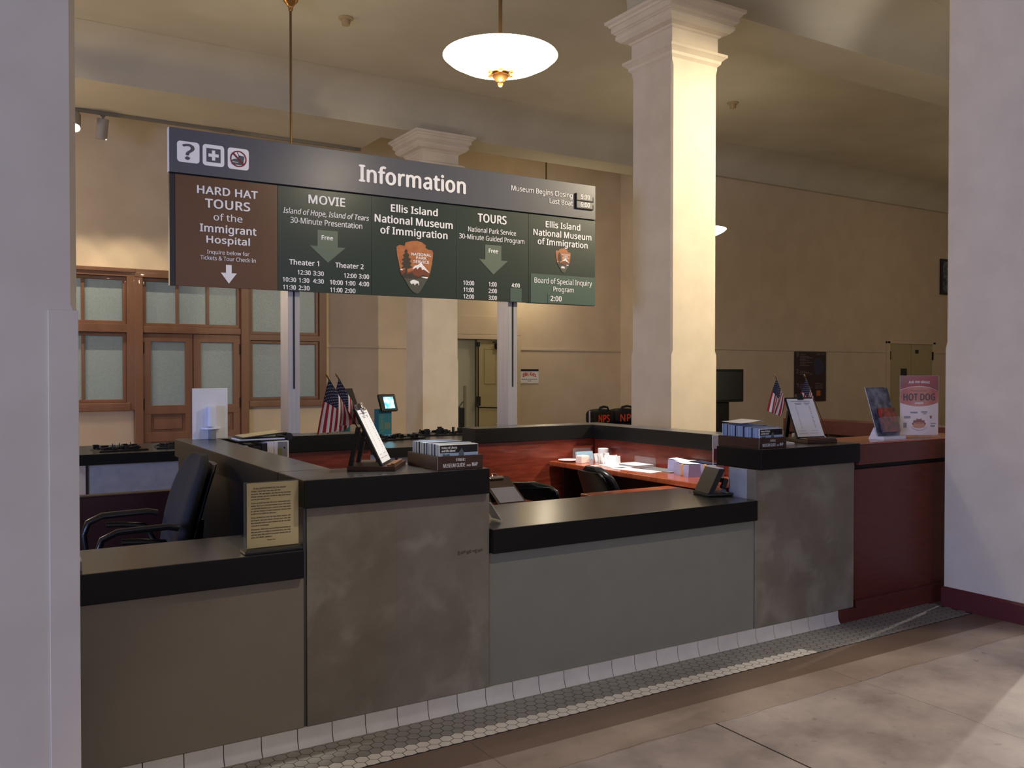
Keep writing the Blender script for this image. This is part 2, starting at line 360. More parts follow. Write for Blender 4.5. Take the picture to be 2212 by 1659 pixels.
# outlines of a humanist sans serif (capital height 1000): advance width, then closed loops of x, y
GLYPHS = {"A":[895,[0,0,391,1004,504,1004,894,0,763,0,643,310,246,310,127,0],[289,422,605,422,493,724,479,765,460,826,445,874,423,789,402,724]],"B":[910,[136,0,136,1000,422,1000,536,994,631,975,705,945,758,899,790,835,801,752,796,697,779,648,752,606,715,572,667,547,611,531,611,524,651,515,689,503,725,487,756,467,783,442,805,412,822,376,831,333,835,284,824,201,793,131,742,74,672,33,587,8,487,0],[262,574,447,574,524,579,582,593,623,616,650,648,666,688,671,738,664,788,645,827,613,856,566,876,504,888,427,892,262,892],[262,106,464,106,543,112,605,129,648,158,677,196,695,242,700,294,694,343,676,385,646,421,601,448,537,464,454,469,262,469]],"C":[885,[545,-14,449,-7,364,14,290,49,227,97,176,157,137,228,108,310,91,401,85,501,92,598,110,687,141,768,183,840,238,900,304,949,381,985,468,1007,566,1014,667,1007,759,988,842,955,791,849,688,887,649,896,608,901,564,903,465,891,380,855,311,796,260,715,229,616,218,500,228,384,257,286,305,205,372,145,458,109,563,97,688,108,803,136,803,27,687,-4]],"D":[1022,[136,0,136,1000,444,1000,540,994,628,975,706,944,774,901,831,846,877,779,910,701,930,611,937,510,922,355,876,228,799,128,695,57,567,14,415,0],[262,108,398,108,623,152,759,285,804,506,793,627,760,725,705,799,630,851,537,882,426,892,262,892]],"E":[779,[136,0,136,1000,695,1000,695,889,262,889,262,577,669,577,669,468,262,468,262,111,695,111,695,0]],"F":[727,[136,0,136,1000,695,1000,695,889,262,889,262,535,668,535,668,424,262,424,262,0]],"G":[1020,[564,-14,466,-7,379,14,303,48,237,96,183,155,141,226,110,308,92,399,85,500,92,600,113,690,147,772,194,843,253,902,324,950,407,986,500,1007,604,1014,659,1012,712,1007,763,999,811,987,858,972,902,955,854,846,735,887,690,896,644,901,597,903,486,891,393,855,317,796,262,715,228,616,217,500,221,424,234,353,256,289,286,233,327,185,377,146,438,118,510,101,594,95,706,102,790,119,790,416,570,416,570,528,916,528,916,38,862,22,807,9,752,-1,695,-8,632,-13]],"H":[1038,[136,0,136,1000,262,1000,262,577,775,577,775,1000,901,1000,901,0,775,0,775,466,262,466,262,0]],"I":[475,[56,0,56,73,174,99,174,899,56,927,56,1000,417,1000,417,927,300,899,300,99,417,73,417,0]],"J":[382,[-6,-266,-64,-261,-109,-248,-109,-141,-62,-151,-8,-155,15,-154,37,-149,58,-141,78,-130,95,-113,109,-92,120,-66,127,-33,129,6,129,1000,255,1000,255,15,247,-72,223,-143,183,-197,131,-236,68,-258]],"K":[867,[136,0,136,1000,262,1000,262,507,348,602,434,697,704,1000,852,1000,455,564,867,0,718,0,364,478,262,388,262,0]],"L":[734,[136,0,136,1000,262,1000,262,112,699,112,699,0]],"M":[1270,[136,0,136,1000,322,1000,630,181,636,181,950,1000,1134,1000,1134,0,1010,0,1010,615,1013,759,1020,875,1014,875,681,0,577,0,248,877,242,877,249,760,252,606,252,0]],"N":[1064,[136,0,136,1000,282,1000,815,172,821,172,817,239,813,338,811,436,811,1000,929,1000,929,0,782,0,246,831,241,831,249,709,252,559,252,0]],"O":[1094,[548,-14,450,-7,364,15,289,50,226,99,175,159,136,231,108,313,91,404,85,503,91,601,108,691,136,772,175,843,226,902,289,951,364,987,450,1008,549,1015,644,1008,728,987,801,952,864,903,915,844,956,772,985,691,1003,601,1008,501,1003,402,985,312,956,230,915,159,864,99,801,50,728,15,643,-7],[548,95,651,107,734,143,797,204,840,285,867,384,875,501,867,618,840,717,797,798,735,857,652,893,549,905,446,893,363,857,299,798,254,717,227,618,218,501,227,384,254,285,298,204,362,143,445,107]],"P":[847,[136,0,136,1000,401,1000,519,991,615,966,686,923,736,865,766,792,776,706,772,652,759,600,739,551,708,506,667,467,614,434,549,409,470,394,377,389,262,389,262,0],[262,497,363,497,450,502,521,518,576,543,615,581,638,634,646,700,639,759,618,807,584,845,535,871,470,887,389,892,262,892]],"Q":[1094,[776,-238,583,-13,562,-14,548,-14,450,-7,364,15,289,50,226,99,175,159,136,231,108,313,91,404,85,503,91,601,108,691,136,772,175,843,226,902,289,951,364,987,450,1008,549,1015,644,1008,728,987,801,952,864,903,915,844,956,772,985,691,1003,601,1008,501,1000,385,976,281,935,189,878,112,805,53,717,11,957,-238],[548,95,651,107,734,143,797,204,840,285,867,384,875,501,867,618,840,717,797,798,735,857,652,893,549,905,446,893,363,857,299,798,254,717,227,618,218,501,227,384,254,285,298,204,362,143,445,107]],"R":[871,[136,0,136,1000,412,1000,525,992,617,969,687,929,736,874,766,803,776,716,773,665,763,621,746,583,725,550,700,521,672,498,641,478,609,462,576,448,850,0,703,0,461,413,262,413,262,0],[262,520,412,520,486,525,545,541,590,568,621,605,639,653,646,710,639,769,620,816,587,849,540,872,480,886,405,891,262,891]],"S":[769,[346,-14,291,-13,239,-8,190,-1,146,8,106,20,71,34,71,154,197,113,247,103,299,97,352,95,420,100,476,115,520,139,552,171,571,210,577,256,575,287,568,315,556,339,539,361,515,382,484,401,342,462,264,495,200,533,149,576,113,626,91,687,84,759,89,810,102,855,125,896,155,931,193,960,237,983,288,1000,343,1011,403,1014,457,1012,507,1007,555,999,599,987,641,974,679,958,640,850,527,888,486,897,444,902,401,903,343,899,296,886,259,863,233,834,217,799,211,758,214,726,221,698,232,674,249,652,272,632,301,613,430,556,486,534,535,511,579,487,616,460,647,431,672,398,689,360,700,317,703,268,692,185,660,116,606,60,535,19,448,-6]],"T":[779,[326,0,326,889,14,889,14,1000,763,1000,763,889,452,889,452,0]],"U":[1024,[507,-14,393,-3,298,31,223,88,169,162,137,252,126,356,126,1000,252,1000,252,352,259,276,281,213,317,162,368,125,434,103,514,95,596,103,662,127,711,167,745,220,765,282,772,353,772,1000,896,1000,896,353,892,286,878,224,854,166,821,114,779,70,726,34,664,7,590,-9]],"V":[840,[357,0,0,1000,132,1000,357,359,395,243,420,140,445,244,483,361,707,1000,840,1000,483,0]],"W":[1303,[282,0,17,1000,148,1000,304,389,333,265,352,151,373,270,405,396,581,1000,711,1000,895,392,929,264,950,151,969,264,999,391,1153,1000,1284,1000,1018,0,891,0,696,655,674,737,655,809,646,853,631,775,598,651,409,0]],"X":[821,[6,0,338,521,27,1000,167,1000,412,608,658,1000,791,1000,482,524,815,0,672,0,408,434,139,0]],"Y":[793,[333,0,333,382,0,1000,137,1000,396,508,657,1000,793,1000,459,388,459,0]],"Z":[801,[53,0,53,95,580,888,70,888,70,1000,732,1000,732,905,206,112,746,112,746,0]],"a":[786,[301,-14,237,-8,180,10,132,40,94,83,72,139,64,209,74,278,104,335,153,382,222,416,313,438,424,448,552,452,552,497,547,553,534,597,511,627,480,648,442,660,396,664,358,662,320,656,284,646,185,606,147,699,182,716,221,731,263,744,309,755,355,761,403,763,487,757,555,737,606,703,643,655,665,591,672,511,672,0,583,0,559,106,553,106,520,69,486,39,450,15,410,-1,360,-11],[329,85,389,91,442,109,487,138,522,179,543,233,550,300,550,367,440,363,356,355,291,340,246,318,216,288,198,251,192,207,196,169,209,138,230,115,258,99,291,89]],"b":[861,[475,-14,420,-10,371,0,331,18,296,41,266,67,242,95,232,95,207,0,119,0,119,1064,242,1064,242,805,240,716,235,651,242,651,266,681,296,708,331,731,371,749,420,760,475,763,562,752,637,720,700,666,747,590,775,494,784,375,775,257,746,160,699,84,636,30,561,-3],[457,88,518,96,568,121,607,162,635,219,651,291,657,377,634,535,567,629,454,661,383,653,327,631,289,592,263,538,247,467,242,380,242,374,247,289,263,218,288,162,327,121,383,96]],"c":[672,[420,-14,356,-9,297,4,243,27,195,59,154,101,121,153,97,215,82,288,77,371,82,458,98,533,123,597,158,649,200,692,249,724,304,747,364,760,429,765,539,753,626,724,588,622,510,646,426,657,303,625,229,531,204,373,210,289,228,220,258,165,300,124,354,100,419,92,458,94,494,98,527,105,613,136,613,27,530,-4]],"d":[861,[385,-14,298,-3,223,29,161,83,114,159,86,256,77,374,86,492,115,590,162,666,224,721,299,754,387,765,441,761,488,750,529,732,563,709,593,683,619,654,627,654,623,708,619,765,619,1064,742,1064,742,0,643,0,625,101,619,101,594,71,564,44,529,20,488,1,440,-10],[405,88,476,95,532,117,572,153,599,204,615,270,620,350,620,373,615,459,600,530,574,588,535,629,478,654,403,662,343,654,293,627,254,583,227,525,210,454,204,371,210,288,227,219,254,162,293,121,343,96]],"e":[790,[438,-14,370,-9,307,5,250,29,199,63,157,106,123,159,97,221,82,291,77,370,82,448,95,519,118,581,150,636,188,681,235,717,287,744,345,759,409,765,470,760,526,746,575,723,618,691,653,651,681,604,702,551,714,491,718,426,718,352,204,352,213,273,235,209,270,158,317,121,375,98,444,91,490,93,532,97,571,104,685,143,685,35,571,-2,532,-9,487,-13],[207,450,590,450,585,509,570,561,546,604,511,637,465,657,408,664,353,658,306,639,268,607,239,564,218,512]],"f":[482,[153,0,153,655,21,655,21,713,153,755,153,798,160,886,181,956,217,1008,266,1043,325,1064,396,1071,478,1064,542,1046,510,950,458,964,398,971,360,966,330,952,306,929,289,897,279,853,276,800,276,751,465,751,465,655,276,655,276,0]],"g":[861,[406,-336,303,-331,213,-315,136,-289,136,-175,216,-208,308,-227,413,-234,473,-228,524,-209,565,-177,596,-135,614,-83,620,-22,620,7,622,55,625,99,619,99,560,36,482,-1,387,-14,297,-3,221,31,159,88,113,165,86,261,77,374,86,485,113,580,159,659,221,718,296,753,385,765,433,762,478,752,519,737,557,715,590,686,620,651,627,651,644,751,742,751,742,-13,733,-111,706,-192,660,-255,596,-300,511,-327],[405,87,474,94,529,114,570,148,599,197,616,262,622,345,622,374,616,467,598,540,569,595,526,631,471,654,402,661,344,653,296,628,256,586,228,529,210,458,204,373,210,287,227,217,256,160,295,120,345,95]],"h":[866,[119,0,119,1064,242,1064,242,752,235,647,244,647,271,682,304,711,342,734,385,750,430,760,478,763,561,756,630,734,683,698,722,646,744,576,752,489,752,0,630,0,630,480,612,581,556,641,462,661,387,653,329,630,289,590,263,536,248,469,242,388,242,0]],"i":[361,[182,875,163,878,145,884,130,895,119,910,112,930,109,954,112,978,119,998,130,1013,145,1024,163,1030,182,1032,200,1030,217,1024,232,1013,244,998,251,978,254,954,251,930,244,910,232,895,217,884,200,878],[119,0,119,751,242,751,242,0]],"j":[361,[182,875,163,878,145,884,130,895,119,910,112,930,109,954,112,978,119,998,130,1013,145,1024,163,1030,182,1032,200,1030,217,1024,232,1013,244,998,251,978,254,954,251,930,244,910,232,895,217,884,200,878],[31,-336,-31,-331,-77,-319,-77,-220,-34,-230,15,-234,44,-231,68,-223,90,-209,106,-188,116,-157,119,-116,119,751,242,751,242,-112,237,-177,220,-232,192,-277,152,-310,98,-330]],"k":[748,[119,0,119,1064,241,1064,241,508,239,450,235,387,241,387,266,419,300,461,331,497,570,751,714,751,410,430,735,0,587,0,326,350,241,276,241,0]],"l":[361,[119,0,119,1064,242,1064,242,0]],"m":[1310,[119,0,119,751,218,751,237,648,244,648,270,684,301,714,338,736,379,752,421,762,465,765,569,751,646,709,695,639,702,639,730,678,764,710,805,734,849,751,895,761,943,765,1020,757,1084,736,1133,700,1168,647,1189,577,1196,489,1196,0,1074,0,1074,483,1057,582,1006,641,922,661,856,654,804,633,765,598,739,550,724,488,718,415,718,0,597,0,597,483,580,582,528,641,443,661,375,653,322,630,286,591,262,538,247,470,242,389,242,0]],"n":[866,[119,0,119,751,218,751,237,648,244,648,271,684,305,714,345,736,388,752,434,762,480,765,563,757,630,736,683,700,722,647,744,577,752,489,752,0,630,0,630,480,612,581,556,641,462,661,388,653,330,630,290,591,263,538,248,470,242,389,242,0]],"o":[847,[422,-14,358,-9,299,6,244,32,196,67,155,111,122,165,97,227,82,298,77,377,87,491,119,587,171,664,241,720,326,754,426,765,491,760,551,744,606,719,654,684,694,640,728,588,752,526,767,456,772,377,761,262,730,166,677,88,607,31,522,-3],[424,88,493,97,549,123,591,166,621,224,638,294,644,377,638,459,621,529,591,585,549,627,493,653,423,661,353,653,298,627,256,585,228,529,210,459,204,377,210,294,228,224,257,166,299,123,355,97]],"p":[861,[119,-336,119,751,220,751,237,648,242,648,267,679,296,707,331,731,371,750,420,761,476,765,563,754,637,722,700,668,747,593,775,496,784,377,775,259,747,162,700,85,637,30,562,-3,475,-14,420,-10,372,1,331,19,296,42,266,67,242,95,234,95,239,35,242,-28,242,-336],[457,88,500,92,537,105,569,126,596,154,618,189,635,229,647,275,654,324,657,378,651,458,635,527,607,584,568,627,517,653,454,661,385,654,331,632,292,597,266,546,249,481,242,401,242,377,247,291,263,220,288,163,327,122,383,97]],"q":[861,[619,-336,619,-15,620,43,626,101,618,101,593,71,564,44,529,20,487,1,438,-10,382,-14,297,-3,224,29,162,83,115,159,86,256,77,374,87,492,115,590,163,666,226,721,301,754,387,765,442,761,490,750,531,731,566,707,596,679,620,648,626,648,644,751,742,751,742,-336],[406,88,476,95,531,117,571,152,598,202,614,267,620,347,620,373,615,460,599,532,573,589,533,630,476,654,403,662,342,654,292,627,254,583,226,525,210,454,204,371,210,289,227,220,254,163,293,122,344,97]],"r":[578,[119,0,119,751,220,751,234,613,239,613,266,653,297,688,333,720,374,745,419,760,469,765,515,763,557,756,542,643,502,650,461,653,423,649,387,639,353,621,322,597,295,568,272,533,256,493,246,449,242,401,242,0]],"s":[671,[308,-14,258,-13,213,-8,173,-1,137,8,103,20,73,34,73,146,181,104,224,94,267,88,311,85,368,89,413,99,447,116,470,138,484,165,489,196,487,214,482,231,473,246,460,261,442,276,418,291,304,342,179,398,147,418,121,440,99,465,84,494,75,527,71,566,80,624,106,674,149,713,206,742,274,759,353,765,398,763,440,759,481,751,592,714,550,616,451,650,416,658,381,662,345,664,298,661,260,653,229,639,207,621,194,599,189,573,191,553,197,536,207,520,222,506,242,492,268,478,382,430,504,375,535,354,561,332,581,307,596,278,605,245,608,207,599,140,572,85,527,42,466,11,393,-8]],"t":[506,[349,-14,311,-12,274,-5,240,6,209,23,182,47,160,77,143,115,132,162,129,218,129,655,22,655,22,714,130,763,179,923,252,923,252,751,469,751,469,655,252,655,252,221,256,180,267,146,285,120,309,101,337,90,370,87,427,92,475,102,475,8,419,-8]],"u":[866,[384,-14,301,-7,232,15,179,51,141,103,118,173,111,259,111,751,235,751,235,268,254,168,309,108,402,88,477,96,534,119,575,158,602,212,618,279,623,360,623,751,746,751,746,0,646,0,627,99,622,99,594,64,561,35,521,13,477,-2,431,-11]],"v":[711,[284,0,0,751,132,751,291,308,315,239,338,167,352,109,357,109,373,168,397,241,420,308,580,751,711,751,426,0]],"w":[1101,[221,1,15,752,143,752,246,352,276,230,296,127,301,127,314,186,332,260,352,329,485,752,619,752,748,329,778,225,798,129,804,129,823,225,854,352,959,752,1085,752,877,1,732,1,604,424,572,537,552,623,546,623,528,537,496,423,361,1]],"x":[741,[25,0,297,384,38,751,178,751,371,468,563,751,702,751,443,384,716,0,576,0,371,300,164,0]],"y":[714,[118,-336,59,-333,15,-325,15,-227,53,-232,98,-235,138,-231,173,-219,202,-199,226,-172,247,-140,265,-102,304,-3,1,751,133,751,296,324,333,216,359,119,364,119,390,211,429,325,581,751,714,751,391,-104,362,-170,328,-226,289,-273,242,-308,185,-329]],"z":[658,[55,0,55,81,458,655,78,655,78,751,594,751,594,658,196,95,604,95,604,0]],"0":[801,[399,-14,296,1,213,47,149,123,104,225,78,352,69,501,72,604,83,697,102,779,128,849,163,908,207,954,261,988,325,1009,399,1015,502,1000,585,955,650,880,696,778,723,652,732,501,729,399,718,307,699,225,672,154,637,95,592,48,539,13,474,-7],[399,91,467,102,520,136,560,193,586,272,602,375,608,501,602,626,586,729,560,808,520,865,467,899,399,910,331,899,277,865,239,808,213,729,197,626,192,501,197,376,213,273,239,193,277,136,331,102]],"1":[801,[377,0,377,699,378,796,382,871,342,834,296,794,189,707,125,790,395,1000,497,1000,497,0]],"2":[801,[67,0,67,102,329,367,457,501,488,540,514,579,535,617,550,656,559,697,562,741,556,792,540,833,513,866,477,890,434,904,385,909,339,906,296,898,257,884,220,865,182,841,144,814,78,896,120,927,165,955,214,980,267,999,324,1010,385,1014,472,1006,546,983,606,943,652,890,679,825,688,748,684,697,673,648,655,602,631,556,601,511,566,466,431,324,223,118,223,112,728,112,728,0]],"3":[801,[338,-14,286,-13,238,-9,192,-2,148,8,105,22,63,41,63,155,106,136,151,120,199,107,247,97,293,92,339,90,420,95,485,113,533,142,566,182,586,230,592,287,584,344,560,389,519,422,463,445,394,459,312,464,216,464,216,569,314,569,389,574,452,592,501,620,536,659,557,704,564,758,559,803,543,840,515,870,479,893,434,906,382,910,331,908,285,900,244,887,130,826,69,910,107,937,151,961,201,983,256,1000,316,1011,381,1014,477,1006,554,983,614,944,657,893,682,834,690,766,684,703,666,650,634,606,593,570,542,544,483,527,483,521,557,506,616,481,662,445,695,400,715,346,721,284,717,229,703,177,681,130,649,88,607,52,555,24,493,3,421,-10]],"4":[801,[508,0,508,227,29,227,29,332,500,1006,627,1006,627,338,773,338,773,227,627,227,627,0],[150,338,508,338,508,653,511,777,515,874,510,874,482,817,450,765]],"5":[801,[347,-14,297,-12,249,-8,202,0,160,11,121,24,88,41,88,157,124,138,165,122,211,109,258,99,304,93,349,91,418,97,477,114,527,144,565,185,588,239,595,307,589,367,568,417,535,457,487,486,424,504,345,510,255,503,174,489,112,528,150,1000,651,1000,651,888,255,888,231,598,296,608,385,613,481,605,563,579,630,536,681,478,711,406,721,319,710,223,677,142,623,75,548,26,456,-4]],"6":[801,[417,-14,356,-9,298,7,245,34,197,71,156,120,123,179,97,250,82,333,77,427,79,499,85,569,96,639,112,707,135,770,165,828,202,881,249,926,304,964,369,992,446,1008,535,1014,600,1011,658,1001,658,896,602,909,538,913,477,910,423,899,377,881,337,857,303,827,275,793,253,754,235,711,221,664,211,614,204,562,200,508,209,508,233,539,263,567,298,592,340,611,389,622,445,626,527,617,597,591,655,547,700,487,726,412,735,322,726,225,697,143,649,76,585,26,508,-4],[416,90,471,96,519,115,559,146,589,191,607,250,613,322,608,381,592,432,565,473,528,505,479,523,420,529,378,526,340,517,305,502,275,482,250,459,229,433,214,404,205,376,202,346,204,306,212,266,225,226,244,189,268,156,297,128,331,107,371,94]],"7":[801,[190,0,601,888,62,888,62,1000,732,1000,732,905,326,0]],"8":[801,[403,-14,304,-6,222,17,155,57,107,110,78,176,69,255,72,299,81,338,97,374,119,406,144,435,174,461,206,484,240,504,276,522,230,552,188,586,152,624,124,667,107,718,101,776,105,825,118,868,140,905,169,938,205,965,246,986,293,1002,344,1011,399,1014,482,1007,554,987,615,952,662,905,690,846,699,775,696,736,687,701,673,669,654,641,631,614,604,590,508,529,620,463,652,437,679,408,701,377,718,342,728,303,731,259,721,181,692,114,642,60,576,19,496,-6],[405,577,451,599,492,624,527,651,555,684,572,723,577,770,572,813,555,849,528,877,492,898,448,910,398,915,349,910,307,898,271,877,243,849,227,813,221,770,224,738,232,709,246,683,264,661,286,641,312,624],[401,84,463,89,515,106,557,132,587,168,605,210,611,258,604,304,585,344,553,379,511,410,460,438,401,464,378,472,321,445,275,414,237,382,211,345,194,302,189,254,195,208,212,167,241,132,282,106,335,89]],"9":[801,[269,-14,204,-11,143,0,143,105,181,95,222,89,266,87,328,90,382,101,428,119,467,143,501,172,529,207,552,245,570,288,584,335,594,385,600,437,604,490,595,490,572,460,542,433,506,408,464,389,414,378,357,374,277,383,207,409,149,453,105,513,79,588,70,676,74,743,88,803,110,857,140,904,177,942,221,973,272,996,328,1009,389,1014,451,1009,508,993,562,966,609,928,650,879,683,820,708,749,723,667,728,573,726,501,720,431,709,361,693,293,670,230,641,172,603,119,556,74,501,36,435,8,358,-8],[384,471,427,474,465,483,500,498,530,518,556,541,576,567,592,596,601,624,604,654,601,694,593,734,580,773,561,810,538,843,508,871,474,893,434,906,389,910,335,904,288,885,247,853,216,808,198,750,192,678,197,618,213,567,239,526,276,495,324,477]],"&":[1025,[389,-14,300,-6,223,18,160,57,112,112,84,179,74,261,81,328,100,385,132,433,176,476,228,516,290,555,207,662,185,703,172,748,168,797,176,861,199,915,237,958,289,990,352,1009,426,1015,495,1009,554,990,603,959,639,916,661,863,668,800,662,744,643,694,611,650,570,610,522,573,468,538,738,277,761,308,781,341,798,377,836,500,961,500,945,442,926,386,905,333,880,284,851,239,818,199,1022,0,856,0,734,118,688,81,639,49,587,22,529,2,463,-10],[392,611,442,642,481,672,511,701,530,731,542,764,546,800,542,831,531,859,513,882,488,900,457,911,422,915,385,911,353,901,326,884,305,861,293,832,289,798,291,766,300,735,315,705,336,676,361,644],[394,95,451,99,502,108,548,125,588,146,624,169,655,195,364,478,317,448,278,417,246,387,222,352,208,312,203,265,209,217,226,176,255,141,293,116,340,100]],":":[375,[186,580,164,582,144,590,126,602,112,620,104,645,101,675,104,707,112,732,126,749,144,761,164,768,186,770,209,768,230,761,249,749,263,732,272,707,275,675,272,645,263,620,249,602,230,590,209,582],[186,-20,164,-17,144,-10,126,3,112,21,104,45,101,76,104,107,112,131,126,148,144,160,164,167,186,169,209,167,230,160,249,148,263,131,272,107,275,76,272,45,263,21,249,3,230,-10,209,-17]],",":[375,[57,-181,97,-6,127,162,259,162,269,147,216,-16,148,-181]],".":[375,[186,-20,164,-17,144,-10,126,3,112,21,104,45,101,76,104,107,112,131,126,148,144,160,164,167,186,169,209,167,230,160,249,148,263,131,272,107,275,76,272,45,263,21,249,3,230,-10,209,-17]],"-":[451,[56,321,56,430,395,430,395,321]],"'":[315,[119,639,91,1000,224,1000,196,639]],"?":[608,[196,282,196,319,207,411,215,436,227,461,243,485,314,557,398,634,417,655,431,675,441,695,448,716,452,739,454,766,449,808,434,842,410,870,377,890,335,902,284,906,240,904,200,898,162,889,60,847,17,945,55,964,97,980,141,994,188,1005,238,1012,293,1014,375,1007,443,985,499,948,539,899,563,839,571,769,569,729,562,693,551,662,536,633,517,606,494,581,406,501,335,433,321,413,310,394,303,375,294,305,294,282],[251,-20,227,-17,206,-10,188,3,175,21,167,45,164,76,167,107,175,131,188,148,206,160,227,167,251,169,273,167,293,160,311,148,325,131,333,107,336,76,333,45,325,21,311,3,293,-10,273,-17]],"(":[420,[262,-221,197,-135,145,-42,106,58,78,164,62,272,56,384,62,496,78,606,106,714,145,816,197,912,262,1000,378,1000,318,909,269,813,230,710,203,604,186,495,181,385,186,278,203,171,230,67,269,-35,318,-131,377,-221]],")":[420,[43,-221,103,-131,151,-35,190,67,217,171,234,278,239,385,234,495,217,604,190,710,151,813,102,909,42,1000,158,1000,223,912,275,816,314,714,342,606,359,496,364,384,359,272,342,164,314,58,275,-42,223,-135,158,-221]]," ":[364]}
from mathutils.geometry import tessellate_polygon
TESS = {}
def glyph(ch):
    if ch not in TESS:
        g = GLYPHS.get(ch, GLYPHS[' ']); loops = [[Vector((l[i], l[i + 1], 0)) for i in range(0, len(l), 2)] for l in g[1:]]
        def inside(p, l):
            c = False
            for i in range(len(l)):
                a, b = l[i], l[i - 1]
                if (a.y > p.y) != (b.y > p.y) and p.x < (b.x - a.x) * (p.y - a.y) / (b.y - a.y) + a.x: c = not c
            return c
        outer = [l for l in loops if sum(inside(l[0], m) for m in loops if m is not l) % 2 == 0]
        pts = []; tris = []
        for o in outer:
            group = [o] + [l for l in loops if l not in outer and inside(l[0], o)]
            base = len(pts); tris += [[i + base for i in t] for t in tessellate_polygon(group)]; pts += [p for l in group for p in l]
        TESS[ch] = (g[0], pts, tris)
    return TESS[ch]

def text(bm, s, x0, x1, zb, cap, y, bold=False, italic=False, mi=0, arc=0.0):
    """printed lettering in the XZ plane facing -Y: baseline zb, capital height cap, stretched between x0 and x1"""
    pen = 0; items = []; xs = []
    for ch in s:
        adv, pts, tris = glyph(ch)
        if pts: items.append((pen, pts, tris)); xs += [pen + p.x + (.2 * p.y if italic else 0) for p in pts]
        pen += adv * (1.05 if bold else 1.0)
    lo, hi = min(xs), max(xs); kz = cap / 1000; kx = (x1 - x0) / (hi - lo)
    e = cap * (.048 if bold else .015)
    for n, (dx, dz) in enumerate(((-e, 0), (e, 0), (0, e * .6), (0, -e * .6)) if bold else ((-e, 0), (e, 0))):
        for off, pts, tris in items:
            vs = []
            for p in pts:
                px = off + p.x + (.2 * p.y if italic else 0); t = (px - lo) / (hi - lo) * 2 - 1
                vs.append(bm.verts.new((x0 + (px - lo) * kx + dx, y - n * cap * .003, zb + p.y * kz + dz + arc * (1 - t * t))))
            for tr in tris:
                try: f = bm.faces.new([vs[i] for i in tr])
                except ValueError: continue
                f.material_index = mi; f.normal_update()
                if f.normal.y > 0: f.normal_flip()

def dup(root, loc, rz=None, label=None, group=None):
    """a copy of a thing with copies of its parts and sub-parts"""
    r = root.copy(); COL.objects.link(r); r.location = loc
    if rz is not None: r.rotation_euler = (0, 0, math.radians(rz))
    if label: r['label'] = label
    if group: r['group'] = group
    for ch in list(root.children):
        c = ch.copy(); COL.objects.link(c); c.parent = r
        for g in list(ch.children):
            d = g.copy(); COL.objects.link(d); d.parent = c
    return r

# ================================================================== THE ROOM
XL, XR, YB, CEIL = -8.0, 21.0, -7.0, 5.59
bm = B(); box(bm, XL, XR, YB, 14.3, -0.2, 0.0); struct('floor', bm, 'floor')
bm = B(); box(bm, XL, XR, YB, 14.3, CEIL, CEIL + .2); struct('ceiling', bm, 'ceil')
# back wall with an opening for the inner doorway
bm = B()
box(bm, XL, 7.40, 13.9, 14.1, 0, CEIL); box(bm, 8.72, 11.2, 13.9, 14.1, 0, CEIL); box(bm, 7.40, 8.72, 13.9, 14.1, 2.19, CEIL)
struct('wall_back', bm, 'plaster')
bm = B(); box(bm, 11.2, 11.4, 11.7, 14.1, 0, CEIL); struct('wall_return', bm, 'plaster')
bm = B(); box(bm, 11.4, XR, 11.7, 11.9, 0, CEIL); struct('wall_right', bm, 'plaster')
bm = B(); box(bm, XR, XR + .2, YB, 14.3, 0, CEIL); struct('wall_side', bm, 'plaster')
# left wall and rear wall (behind the camera) have tall windows
def wall_with_windows(name, axis, const, a0, a1, wins, z0, z1):
    bm = B(); a = a0
    def seg(p, q, zz0, zz1):
        if axis == 'x': box(bm, const - .2, const, p, q, zz0, zz1)
        else: box(bm, p, q, const - .2, const, zz0, zz1)
    for p, q in wins:
        seg(a, p, 0, CEIL); seg(p, q, 0, z0); seg(p, q, z1, CEIL); a = q
    seg(a, a1, 0, CEIL)
    struct(name, bm, 'plaster')
wall_with_windows('wall_left', 'x', XL, YB, 14.3, [(-1.4, .2), (1.0, 2.6)], .9, 4.2)
wall_with_windows('wall_rear', 'y', YB, XL, XR, [(0.2, 2.0), (3.2, 5.0), (6.2, 8.0)], 1.2, 4.4)
# plaster soffits over the column rows
def soffit(bm, x0, x1, y0, y1, z0, front=True, back=True, r=.36):
    """beam with plaster coves running up into the ceiling"""
    prof = [(y0, z0)]
    n = 9
    zc = CEIL - .0015; rr = min(r, zc - z0 - .06)
    if front: prof += [(y0 - rr * 1.5 * (1 - math.cos(t)), zc - rr * (1 - math.sin(t))) for t in [math.pi / 2 * i / n for i in range(n + 1)]]
    else: prof.append((y0, zc))
    if back: prof += [(y1 + rr * 1.5 * (1 - math.cos(t)), zc - rr * (1 - math.sin(t))) for t in [math.pi / 2 * (n - i) / n for i in range(n + 1)]]
    else: prof.append((y1, zc))
    prof.append((y1, z0))
    loft(bm, [[(x, y, z) for y, z in prof] for x in (x0, x1)]); bmesh.ops.recalc_face_normals(bm, faces=bm.faces)
bm = B(); soffit(bm, XL, XR, 2.92, 3.55, 5.10); struct('trim_1', bm, 'ceil')
bm = B(); soffit(bm, 5.62, XR, 6.23, 6.88, 5.10); struct('trim_2', bm, 'ceil')
bm = B(); soffit(bm, XL, 5.25, 11.6, 12.95, 5.08, True, False); struct('trim_3', bm, 'ceil')
bm = B(); soffit(bm, 5.251, 11.39, 11.6, 12.15, 5.08, True, False); struct('trim_10', bm, 'ceil')
bm = B(); soffit(bm, 11.391, XR, 11.6, 11.699, 5.16, True, False); struct('trim_11', bm, 'ceil')
